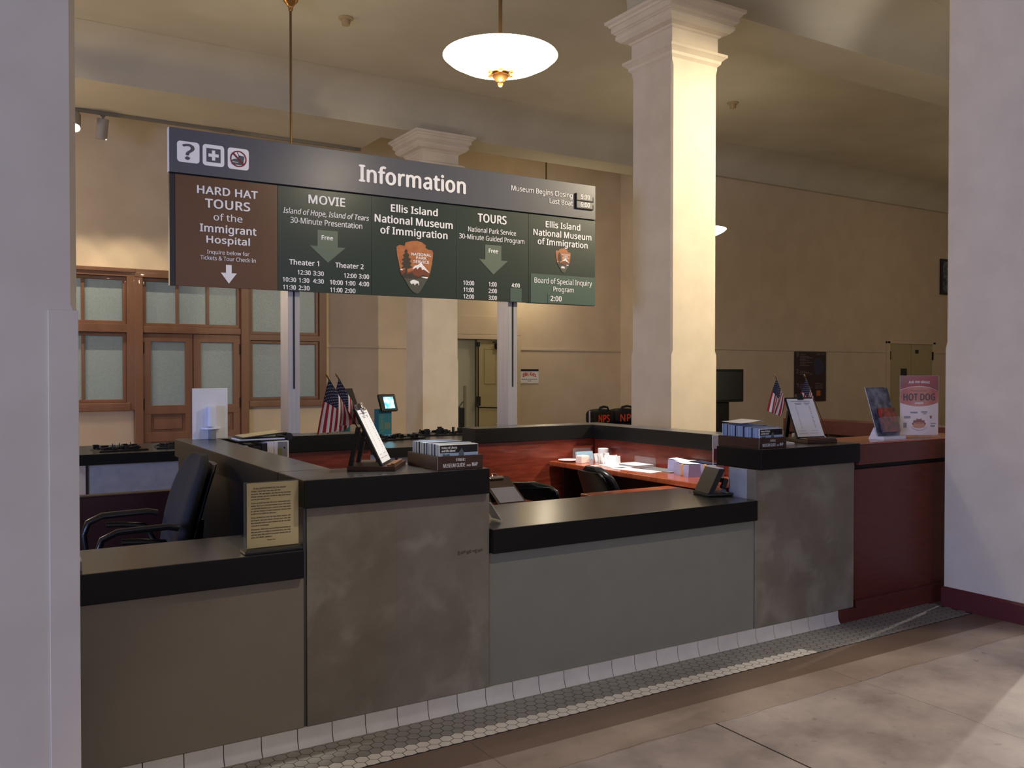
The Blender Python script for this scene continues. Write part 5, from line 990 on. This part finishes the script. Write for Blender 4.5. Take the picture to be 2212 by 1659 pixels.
bm = B(); st = nv(bm); box(bm, -.07, .118, -.034, -.032, .02, .125); box(bm, -.07, -.068, -.032, -.0005, .02, .125); box(bm, .116, .118, -.032, -.0005, .02, .125); box(bm, -.07, .118, -.032, -.0005, .016, .0195); lean(bm, st); obj('pocket', bm, 'acrylic', t)
bm = B(); st = nv(bm); box(bm, -.062, .10, -.028, -.004, .0205, .19, .001); lean(bm, st)
single('leaflet_pack', bm, 'photo2', 'pack of dark leaflets with red covers in the tilted rack', 'leaflet', (5.35, 3.735, Zt + .0005), smooth=.5)

# telephone, paddle sign, small acrylic tent on the middle counter and shelf
t = thing('desk_telephone', 'black desk telephone on a tilted stand at the right end of the middle counter', 'telephone', (3.865, 3.90, Zl + .0005), -14)
bm = B(); box(bm, -.085, .085, -.085, .10, 0, .022, .008); obj('base', bm, 'blackplastic', t)
bm = B(); loft(bm, [[(-.080, -.08, .022), (-.045, -.08, .022), (.035, -.08, .163), (-.005, -.08, .168)], [(-.080, .085, .022), (-.045, .085, .022), (.035, .085, .163), (-.005, .085, .168)]]); bmesh.ops.recalc_face_normals(bm, faces=bm.faces)
obj('body', bm, 'blackplastic', t)
bm = B(); tube(bm, [(.03, -.06, .05), (.055, -.05, .09), (.055, .04, .095), (.035, .06, .05)], .019, 10); obj('handset', bm, 'blackleather', t)
bm = B(); tube(bm, [(.03, -.055, .045)] + [(.045 + .012 * math.cos(k * 1.6), -.03 - .002 * k, .030 + .008 * math.sin(k * 1.6)) for k in range(16)], .0032, 6); obj('cord', bm, 'greyplastic', t)
bm = B(); box(bm, -.002, .030, -.07, .075, .1665, .172, .001); obj('lit_top', bm, 'paper', t, label='lit top edge painted white')  # light on the top of the black body, painted as white
t = thing('paddle_sign', 'round maroon paddle sign on a white stick standing on the inner desk', 'paddle sign', (4.36, 4.40, .8455))
bm = B(); lathe(bm, [(.001, 0), (.035, 0), (.038, .01), (.034, .03), (.012, .038), (.004, .04)], (4.36, 4.40, .8455), 20); obj('foot', bm, 'greyplastic', t)
bm = B(); cyl(bm, (4.36, 4.40, .88), (4.36, 4.40, 1.16), .003, n=8); obj('stick', bm, 'white', t)
bm = B(); loft(bm, [[(4.362 + .072 * math.cos(a), y, 1.06 + .07 * math.sin(a)) for a in [-math.pi / 2 + math.pi * i / 16 for i in range(17)]] for y in (4.396, 4.400)]); bmesh.ops.recalc_face_normals(bm, faces=bm.faces); obj('disc', bm, 'pennant', t)
bm = B(); box(bm, 4.345, 4.41, 4.392, 4.3955, 1.07, 1.165, .003); obj('card', bm, 'white', t)
t = thing('acrylic_tent', 'little clear acrylic card tent beside the left pier on the middle counter', 'card holder', (2.21, 3.80, Zl + .0005))
z0 = Zl + .0005
bm = B(); loft(bm, [[(2.215, y, z0 + .10), (2.219, y, z0 + .102), (2.287, y, z0 + .006), (2.285, y, z0), (2.280, y, z0 + .002)] for y in (3.765, 3.865)]); bmesh.ops.recalc_face_normals(bm, faces=bm.faces)
loft(bm, [[(2.156, y, z0), (2.280, y, z0), (2.280, y, z0 + .0022), (2.156, y, z0 + .0022)] for y in (3.765, 3.865)]); bmesh.ops.recalc_face_normals(bm, faces=bm.faces); obj('shell', bm, 'acrylic', t)
bm = B(); loft(bm, [[(2.2125, y, z0 + .098), (2.2135, y, z0 + .099), (2.277, y, z0 + .008), (2.276, y, z0 + .007)] for y in (3.768, 3.862)]); bmesh.ops.recalc_face_normals(bm, faces=bm.faces); obj('card', bm, 'paper', t)

# ------------------------------------------------------------------ papers on the inner desk
D = .8455
def flat(name, label, x, y, w, d, m, z=D, rz=0, h=.002, cat='paper', group=None):
    bm = B(); box(bm, -w / 2, w / 2, -d / 2, d / 2, 0, h, .0005); return single(name, bm, m, label, cat, (x, y, z), rz, group, .5)
flat('paper_sheet', 'overexposed white sheet lying along the front edge of the inner desk', 4.36, 5.22, .14, .42, 'paper', rz=8)
flat('paper_sheet', 'second white sheet under the leaflet pile on the inner desk', 4.42, 5.52, .20, .28, 'paper', rz=-12)
flat('paper_slip', 'small white slip on the desk edge right of the curved chair back', 4.27, 5.62, .05, .07, 'paper')
flat('folder', 'dark grey folder lying behind the white sheets on the inner desk', 4.52, 5.10, .15, .34, 'greyplastic', h=.006, cat='folder')
flat('paper_sheet', 'white sheet on the small shelf under the telephone', 4.02, 4.42, .18, .16, 'paper', z=.8005, rz=14)
bm = B(); lathe(bm, [(.001, 0), (.05, .002), (.085, .012), (.09, .016), (.05, .008), (.001, .006)], (0, 0, 0), 28); single('paper_plate', bm, 'white', 'white paper plate at the far left corner of the inner desk', 'plate', (4.30, 6.02, D))
t = thing('leaflet_holder', 'clear leaflet holder in the far corner of the inner desk', 'leaflet holder', (4.42, 6.02, D))
bm = B(); box(bm, 4.40, 4.59, 6.10, 6.104, D, D + .10, .001); box(bm, 4.40, 4.59, 6.03, 6.033, D, D + .05, .001); box(bm, 4.40, 4.404, 6.033, 6.10, D, D + .05, .001); box(bm, 4.586, 4.59, 6.033, 6.10, D, D + .05, .001); obj('shell', bm, 'acrylic', t)
bm = B(); st = nv(bm); box(bm, 0, .17, 0, .02, 0, .075, .001); xf(bm, st, Matrix.Rotation(math.radians(-14), 4, 'X')); single('blue_leaflets', bm, 'cyanpaper', 'pale blue leaflets standing in the clear holder in the desk corner', 'leaflet', (4.41, 6.045, D))
bm = B(); box(bm, 0, .09, 0, .07, 0, .055, .002, 0); box(bm, .004, .086, .004, .066, .055, .06, .001, 1); single('card_box', bm, ['posterpaper', 'paper'], 'pinkish box of cards left of the white leaflet pile on the inner desk', 'card box', (4.30, 5.84, D), 8)
random.seed(3)
for k in range(7):
    bm = B(); n = 5; w = .10 + .05 * random.random(); hh = .05 + .04 * random.random()
    loft(bm, [[(i / n * w, .012 * math.sin(i * 1.7 + k), 0), (i / n * w, .012 * math.sin(i * 1.7 + k) + .003, 0), (i / n * w, .012 * math.sin(i * 1.3 + k) + .02, hh), (i / n * w, .012 * math.sin(i * 1.3 + k) + .017, hh)] for i in range(n + 1)])
    bmesh.ops.recalc_face_normals(bm, faces=bm.faces)
    single('folded_leaflet', bm, 'paper', 'crumpled white leaflet standing in the bright pile on the inner desk', 'leaflet', (4.40 + .02 * k * .3, 5.62 + .035 * k, D), -20 + 9 * k, 'white leaflets on the inner desk', .5)
bm = B(); lathe(bm, [(.001, 0), (.042, 0), (.045, .10), (.043, .105), (.03, .10), (.001, .098)], (0, 0, 0), 28); single('paper_roll', bm, 'paper', 'white paper roll standing behind the leaflet pile', 'paper roll', (4.585, 5.92, D))
t = thing('letter_tray', 'clear plastic letter tray with sheets near the middle of the inner desk', 'letter tray', (4.53, 5.42, D))
bm = B(); box(bm, 4.44, 4.63, 5.30, 5.56, D, D + .003); box(bm, 4.44, 4.63, 5.30, 5.303, D + .003, D + .07); box(bm, 4.627, 4.63, 5.303, 5.56, D + .003, D + .07); obj('tray', bm, 'acrylic', t)
for k, (m, dx) in enumerate((('paper', 0), ('greypaper', .004), ('paper', -.003))): flat('tray_sheet', ('lowest white sheet in the clear letter tray', 'grey sheet in the middle of the clear letter tray', 'topmost white sheet in the clear letter tray')[k], 4.535 + dx, 5.43, .17, .23, m, z=D + .0035 + k * .006, h=.005)
def bundle(label, x, y, rz, dark=False):
    t = thing('leaflet_bundle', label, 'leaflet bundle', (x, y, D), rz, 'banded leaflet bundles')
    bm = B(); n = 10; rg = []
    for i in range(n + 1):
        q = i / n; yy = -.10 + .20 * q; pinch = 1 - .10 * math.exp(-((q - .47) / .16) ** 2); j = .004 * math.sin(9 * q + x * 40)
        rg.append([(-.051 * pinch, yy, 0), (.051 * pinch, yy, 0), (.053 * pinch + j, yy, .02), (.052 * pinch - j, yy, .055), (.049 * pinch, yy, .086 * pinch + .006 * q), (0, yy, .089 * pinch + .006 * q), (-.049 * pinch, yy, .086 * pinch + .006 * q), (-.052 * pinch + j, yy, .05), (-.053 * pinch, yy, .02)])
    loft(bm, rg); bmesh.ops.recalc_face_normals(bm, faces=bm.faces); obj('leaflets', bm, 'lilac', t, .7)
    bm = B(); box(bm, -.0515, .0515, -.022, .012, -.0002, .0865, .008); obj('paper_band', bm, 'rubber', t)
    bm = B(); loft(bm, [[(-.046, yy, zz), (.046, yy, zz), (.046, yy, zz + .002), (-.046, yy, zz + .002)] for yy, zz in ((-.099, .094), (-.06, .0935), (-.02, .0905), (.02, .092), (.06, .097), (.099, .099))]); bmesh.ops.recalc_face_normals(bm, faces=bm.faces); obj('top_sheet', bm, 'navy' if dark else 'paper', t)
bundle('banded lilac leaflet bundle at the back of the desk by the wing panel', 4.56, 4.92, 6)
bundle('banded leaflet bundle with a bright white top, in front of the others', 4.44, 4.74, -12)
bundle('banded leaflet bundle with a navy top sheet near the paddle sign', 4.57, 4.66, 10, True)
t = thing('return_desk', 'wooden desk surface just visible right of the left concrete pier', 'desk', (2.3, 4.5, 0))
bm = B(); box(bm, 1.92, 2.98, 4.285, 4.72, .765, .80, .005); obj('desktop', bm, 'mahogtop', t)
for xx in (1.95, 2.90):
    bm = B(); box(bm, xx, xx + .03, 4.31, 4.68, .001, .764); obj('support', bm, 'maroon', t)
t = thing('clipboard', 'brown clipboard with a chrome clip propped up beside the black chair', 'clipboard', (2.80, 4.52, .8005), 0)
th = math.radians(58)
def prop(bm): 
    for v in bm.verts: v.co = Matrix.Rotation(-th, 4, 'X') @ v.co
    bmesh.ops.translate(bm, verts=bm.verts, vec=Vector((2.80, 4.50, .806)))
bm = B(); box(bm, -.10, .10, 0, .004, 0, .26, .002); prop(bm); obj('board', bm, 'darkwood', t)
bm = B(); box(bm, -.085, .085, -.002, -.0005, .01, .15); prop(bm); obj('page', bm, 'greypaper', t)
bm = B(); box(bm, -.05, .05, -.014, -.0025, .225, .25, .003); tube(bm, [(-.02, -.008, .25), (-.012, -.012, .275), (.012, -.012, .275), (.02, -.008, .25)], .004, 6); prop(bm); obj('clip', bm, 'chrome', t)
bm = B(); loft(bm, [[(2.72, 4.62, .8005), (2.88, 4.62, .8005), (2.88, 4.70, .8005), (2.72, 4.70, .8005)], [(2.72, 4.66, .895), (2.88, 4.66, .895), (2.88, 4.69, .895), (2.72, 4.69, .895)]]); obj('prop', bm, 'blackplastic', t)

# ------------------------------------------------------------------ chairs
def office_chair(label, loc, rz, seat_h=.48, back_top=1.12, cloth='fabric', arm_h=.70, shell='blackplastic', width=.48):
    """swivel chair facing local -Y"""
    t = thing('office_chair', label, 'office chair', loc, rz, local=True)
    bm = B(); st = nv(bm); box(bm, -width / 2, width / 2, -.25, .22, seat_h - .075, seat_h, .032, seg=4); obj('seat', bm, cloth, t, 1.0)
    h0 = seat_h + .08; H = back_top - h0; rings = []; rings2 = []
    for i in range(13):
        s = i / 12; z = h0 + H * s; yb = .215 + .02 * math.sin(s * 3.0) * -1 + .15 * s; w = width * (.40 + .10 * math.sin(math.pi * min(1, s * 1.25) * .8)) * (1 - .55 * max(0, (s - .8) / .2) ** 2.2)
        def ring(off, thk, ww):
            pts = []
            for k in range(20):
                a = 2 * math.pi * k / 20; cx, sy = math.cos(a), math.sin(a)
                x = ww * math.copysign(abs(cx) ** .5, cx); y = thk * math.copysign(abs(sy) ** .7, sy)
                pts.append((x, yb + off + y + .05 * (x / max(ww, .01)) ** 2 * -1 * .6, z))
            return pts
        rings.append(ring(0, .045 * (1 - .5 * s ** 6), w)); rings2.append(ring(.062, .014, w * .94))
    bm = B(); loft(bm, rings); obj('backrest', bm, cloth, t, 1.2)
    bm = B(); loft(bm, rings2[:12]); bk = obj('back_shell', bm, shell, t, 1.2)
    bm = B(); tube(bm, [(0, .10, seat_h - .085), (0, .27, seat_h - .08), (0, .315, seat_h + .02), (0, .33, seat_h + .25)], .022, 8, flat=1.6); obj('back_bracket', bm, 'blackplastic', t)
    for sx in (-1, 1):
        x = sx * (width / 2 + .035)
        bm = B(); tube(bm, [(x - sx * .10, -.05, seat_h - .07), (x, -.10, seat_h - .04), (x, -.20, seat_h + .06), (x, -.215, arm_h - .10), (x, -.19, arm_h - .035), (x, -.12, arm_h - .004), (x, 0, arm_h), (x, .12, arm_h + .002), (x, .17, arm_h - .01)], .017, 10, flat=1.5); ar = obj('armrest', bm, 'blackleather', t, 1.2)
        bm = B(); tube(bm, [(x, -.10, arm_h - .055), (x, -.02, arm_h - .06), (x, .10, arm_h - .075), (x - sx * .02, .20, seat_h + .02), (x - sx * .07, .12, seat_h - .06)], .013, 8, flat=1.4); obj('arm_support', bm, 'blackplastic', ar, 1.2)
    bm = B(); cyl(bm, (0, 0, .11), (0, 0, seat_h - .075), .028, n=14); box(bm, -.10, .10, -.12, .12, seat_h - .10, seat_h - .076, .01); obj('gas_column', bm, 'blackplastic', t)
    for k in range(5):
        a = 2 * math.pi * k / 5 + .3; c, s = math.cos(a), math.sin(a)
        bm = B(); tube(bm, [(0, 0, .125), (.14 * c, .14 * s, .11), (.27 * c, .27 * s, .085)], .022, 8); lg = obj('base_leg', bm, 'blackplastic', t, 1.0)
        bm = B(); cyl(bm, (.27 * c - .022 * s, .27 * s + .022 * c, .029), (.27 * c + .022 * s, .27 * s - .022 * c, .029), .0285, n=14); cyl(bm, (.27 * c, .27 * s, .045), (.27 * c, .27 * s, .085), .009, n=8); obj('caster', bm, 'blackplastic', lg)
    return t
office_chair('charcoal fabric office chair with black armrests behind the low left counter', (.755, 5.06, 0), -90, .53, 1.14, 'fabric', .80, width=.52)
office_chair('black leather office chair in the ring, back turned toward the middle counter', (3.19, 5.12, 0), 152, .42, .885, 'blackleather', .62, 'blackleather', width=.60)
office_chair('black office chair drawn up to the inner desk, its curved back in profile', (4.27, 5.16, 0), 84, .42, .90, 'blackleather', .62, 'blackplastic', .44)
office_chair('grey-topped chair behind the red wood counter, left of the leaflet rack', (6.12, 4.72, 0), 0, .50, 1.12, 'greyplastic', .70, 'greyplastic', .40)

# ------------------------------------------------------------------ tactile models on the display tables
def tactile(label, x, y, w, d, rz, seed, hmax=.03):
    rnd = random.Random(seed)
    t = thing('tactile_model', label, 'tactile model', (x, y, Zl + .0005), rz, 'tactile models on the display tables')
    bm = B(); box(bm, -w / 2, w / 2, -d / 2, d / 2, 0, .014, .003); obj('tray', bm, 'blackplastic', t)
    bm = B()
    for k in range(70):
        a, b = (rnd.random() - .5) * (w - .07), (rnd.random() - .5) * (d - .07); s = .008 + .018 * rnd.random(); h = .01 + hmax * rnd.random() ** 2
        if k % 4 == 0: cyl(bm, (a, b, .0142), (a, b, .0142 + h * 1.3), s * .5, s * .15, 7)
        else: box(bm, a - s, a + s, b - s * .7, b + s * .7, .0142, .0142 + h)
    obj('relief', bm, 'blackplastic', t)
tactile('black tactile city model in a tray, left one on the table beyond the gap', 4.05, 9.10, .62, .46, 14, 1)
tactile('black tactile model with a taller building, right one on the table beyond the gap', 4.88, 9.42, .66, .46, -10, 2, .055)
tactile('dark tactile model at the left end of the far left display table', 1.24, 9.15, .44, .34, 8, 3, .03)
tactile('dark tactile model near the middle of the far left display table', 1.80, 9.22, .44, .34, -6, 4, .03)

# ------------------------------------------------------------------ things farther back in the hall
def kiosk(label, x, y, top, rz, lit, word):
    t = thing('tablet_kiosk', label, 'kiosk', (x, y, 0), rz)
    bm = B(); box(bm, -.11, .11, -.04, .06, .02, top - .18, .006); box(bm, -.2, .2, -.16, .16, 0, .02, .004); ped = obj('pedestal', bm, 'teal', t)
    bm = B(); st = nv(bm); box(bm, -.135, .135, -.03, .02, -.12, .12, .01); R = Matrix.Translation((.02, -.06, top - .10)) @ Matrix.Rotation(math.radians(-20), 4, 'X'); xf(bm, st, R); hs = obj('tablet_housing', bm, 'blackplastic', t)
    if lit: bm = B(); st = nv(bm); box(bm, -.075, .085, -.034, -.0305, -.085, .075); xf(bm, st, R); obj('screen', bm, 'screen', hs)
    if word:
        bm = B(); st = nv(bm); text(bm, word, 0, .235, 0, .06, 0, True); xf(bm, st, Matrix.Translation((-.03, -.0415, .80)) @ Matrix.Rotation(math.radians(-90), 4, 'Y'))
        poly_xz(bm, rrect(-.01, .08, .83, .92, .01), -.0415); obj('lettering', bm, 'signarrow', ped, 0)
kiosk('teal tablet kiosk with a lit blue screen in front of the back wall', 4.76, 10.95, 1.28, 14, True, 'Liberty')
kiosk('dark unlit tablet kiosk peeping out behind the left flags', 4.22, 11.0, 1.36, 42, False, '')
t = thing('kids_sign', 'white wall sign for children with red arched title, right of the doorway', 'sign', (9.01, 13.88, 1.384))
bm = B(); box(bm, 8.808, 9.213, 13.885, 13.899, 1.384, 1.644, .002); bd = obj('board', bm, 'white', t)
bm = B(); box(bm, 8.812, 9.209, 13.88, 13.8845, 1.612, 1.650, .001); obj('top_strip', bm, 'slot', t)
bm = B(); text(bm, 'Ellis Kids', 8.86, 9.15, 1.50, .07, 13.8838, True, arc=.025); obj('lettering', bm, 'redink', bd, 0)
bm = B()
for a, b, z in ((8.83, 9.19, 1.455), (8.96, 9.06, 1.42)):
    q = a
    while q < b - .01: poly_xz(bm, [(q, z), (min(b, q + .035), z), (min(b, q + .035), z + .012), (q, z + .012)], 13.8838); q += .045
obj('small_print', bm, 'ink', bd, 0)
t = thing('bench_table', 'low dark table against the back wall under the black bags', 'table', (9.6, 12.1, 0))
bm = B(); box(bm, 8.98, 10.3, 11.85, 12.40, .675, .705, .004); obj('tabletop', bm, 'blackplastic', t)
for a in (9.03, 10.25):
    for b in (11.9, 12.35): bm = B(); box(bm, a - .02, a + .02, b - .02, b + .02, .001, .674, .003); obj('leg', bm, 'blackplastic', t)
def bag(label, x, w, word, xa, xb):
    t = thing('duffel_bag', label, 'bag', (x, 12.1, .7055), 0, 'black bags with orange letters')
    bm = B(); n = 14; rings = []
    for i in range(n + 1):
        s = i / n; k = .82 + .18 * math.sin(math.pi * s) ** .4; rings.append([(x - w / 2 + w * s, 12.1 + .15 * k * math.copysign(abs(math.cos(a)) ** .55, math.cos(a)), .7055 + .128 * k + .1275 * k * math.copysign(abs(math.sin(a)) ** .5, math.sin(a))) for a in [2 * math.pi * j / 20 for j in range(20)]])
    loft(bm, rings); obj('body', bm, 'bag', t, 1.0)
    bm = B(); tube(bm, [(x - w * .25, 11.99, .93), (x - w * .18, 11.985, .985), (x, 11.98, 1.0), (x + w * .18, 11.985, .985), (x + w * .25, 11.99, .93)], .014, 8, flat=1.8); obj('handle', bm, 'bag', t, 1.0)
    bm = B(); text(bm, word, xa, xb, .74, .12, 11.9365, True); obj('lettering', bm, 'bagred', t, 0)
bag('black bag with orange letters, left one on the low back table', 9.30, .42, 'NPS', 9.15, 9.38)
bag('black bag with large orange letters, half hidden by the bright column', 9.80, .52, 'NPS', 9.62, 9.96)
def post(label, x, y, h, r, m):
    t = thing('barrier_post', label, 'post', (x, y, 0))
    bm = B(); lathe(bm, [(.001, .001), (.15, .001), (.15, .012), (.05, .03), (r, .04)], (x, y, 0), 24); obj('base', bm, m, t)
    bm = B(); cyl(bm, (x, y, .03), (x, y, h), r, n=12); obj('shaft', bm, m, t)
    return t
p = post('thin chrome barrier post left of the black bags', 8.82, 11.75, .95, .018, 'chrome')
bm = B(); tube(bm, [(8.84, 11.75, .93), (8.92, 11.75, .80), (9.0, 11.75, .66)], .012, 6, flat=2.5); obj('strap', bm, 'blackplastic', p)
p = post('tan post standing in front of the inner doorway', 6.885, 12.55, 1.37, .026, 'trackgrey')
bm = B(); box(bm, 6.76, 6.855, 12.50, 12.60, .05, 1.02, .01); tube(bm, [(6.77, 12.55, 1.02), (6.84, 12.55, 1.10), (6.86, 12.55, 1.12)], .012, 6); obj('black_housing', bm, 'blackplastic', p)
t = thing('directory_board', 'dark maroon floor directory board on the far right wall', 'sign', (14.21, 11.69, 1.013))
bm = B(); box(bm, 13.758, 14.672, 11.67, 11.699, 1.013, 1.996, .004); bd = obj('board', bm, 'directory', t)
bm = B()
for s, zz in (('3', 1.90), ('2', 1.575), ('1', 1.30)): text(bm, s, 13.79, 13.845, zz, .075, 11.668, True)
text(bm, 'DIRECTORY', 14.37, 14.63, 1.935, .03, 11.668, True)
for zz, n in ((1.93, 8), (1.61, 3), (1.345, 4)):
    for k in range(n):
        poly_xz(bm, [(13.89, zz - k * .03), (14.06 + .1 * ((k * 7) % 3), zz - k * .03), (14.06 + .1 * ((k * 7) % 3), zz + .010 - k * .03), (13.89, zz + .010 - k * .03)], 11.668)
for k in range(4): poly_xz(bm, [(14.34, 1.36 - k * .03), (14.56 + .03 * (k % 2), 1.36 - k * .03), (14.56 + .03 * (k % 2), 1.369 - k * .03), (14.34, 1.369 - k * .03)], 11.668)
obj('lettering', bm, 'dirtext', bd, 0)
bm = B(); tri_xz(bm, [(14.28, 1.80), (14.36, 1.88), (14.52, 1.86), (14.62, 1.72), (14.58, 1.58), (14.40, 1.52), (14.30, 1.62)], 11.668); obj('map_print', bm, 'dirblue', bd, 0)
bm = B(); box(bm, 14.38, 14.50, 11.667, 11.669, 1.12, 1.23); obj('emblem', bm, 'diorange', bd)
t = thing('framed_picture', 'dark framed picture high on the wall beside the right pillar', 'picture', (18.85, 11.68, 3.33))
bm = B(); box(bm, 18.53, 19.3, 11.65, 11.699, 3.33, 4.13, .01); fr = obj('frame', bm, 'signdark', t)
bm = B(); box(bm, 18.59, 19.24, 11.645, 11.651, 3.39, 4.07); obj('print', bm, 'photo', fr)
t = thing('information_kiosk', 'black monitor kiosk standing just right of the bright column', 'kiosk', (7.6, 7.55, 0))
bm = B(); box(bm, 7.28, 7.93, 7.50, 7.58, 1.24, 1.632, .006); hs = obj('monitor', bm, 'blackplastic', t)
bm = B(); box(bm, 7.31, 7.90, 7.497, 7.5005, 1.27, 1.60); obj('screen', bm, 'slot', hs)
bm = B(); box(bm, 7.34, 7.712, 7.52, 7.78, .03, 1.239, .006); obj('pedestal', bm, 'blackplastic', t)
bm = B(); box(bm, 7.28, 7.77, 7.45, 7.85, .001, .029, .005); obj('base_plate', bm, 'blackplastic', t)
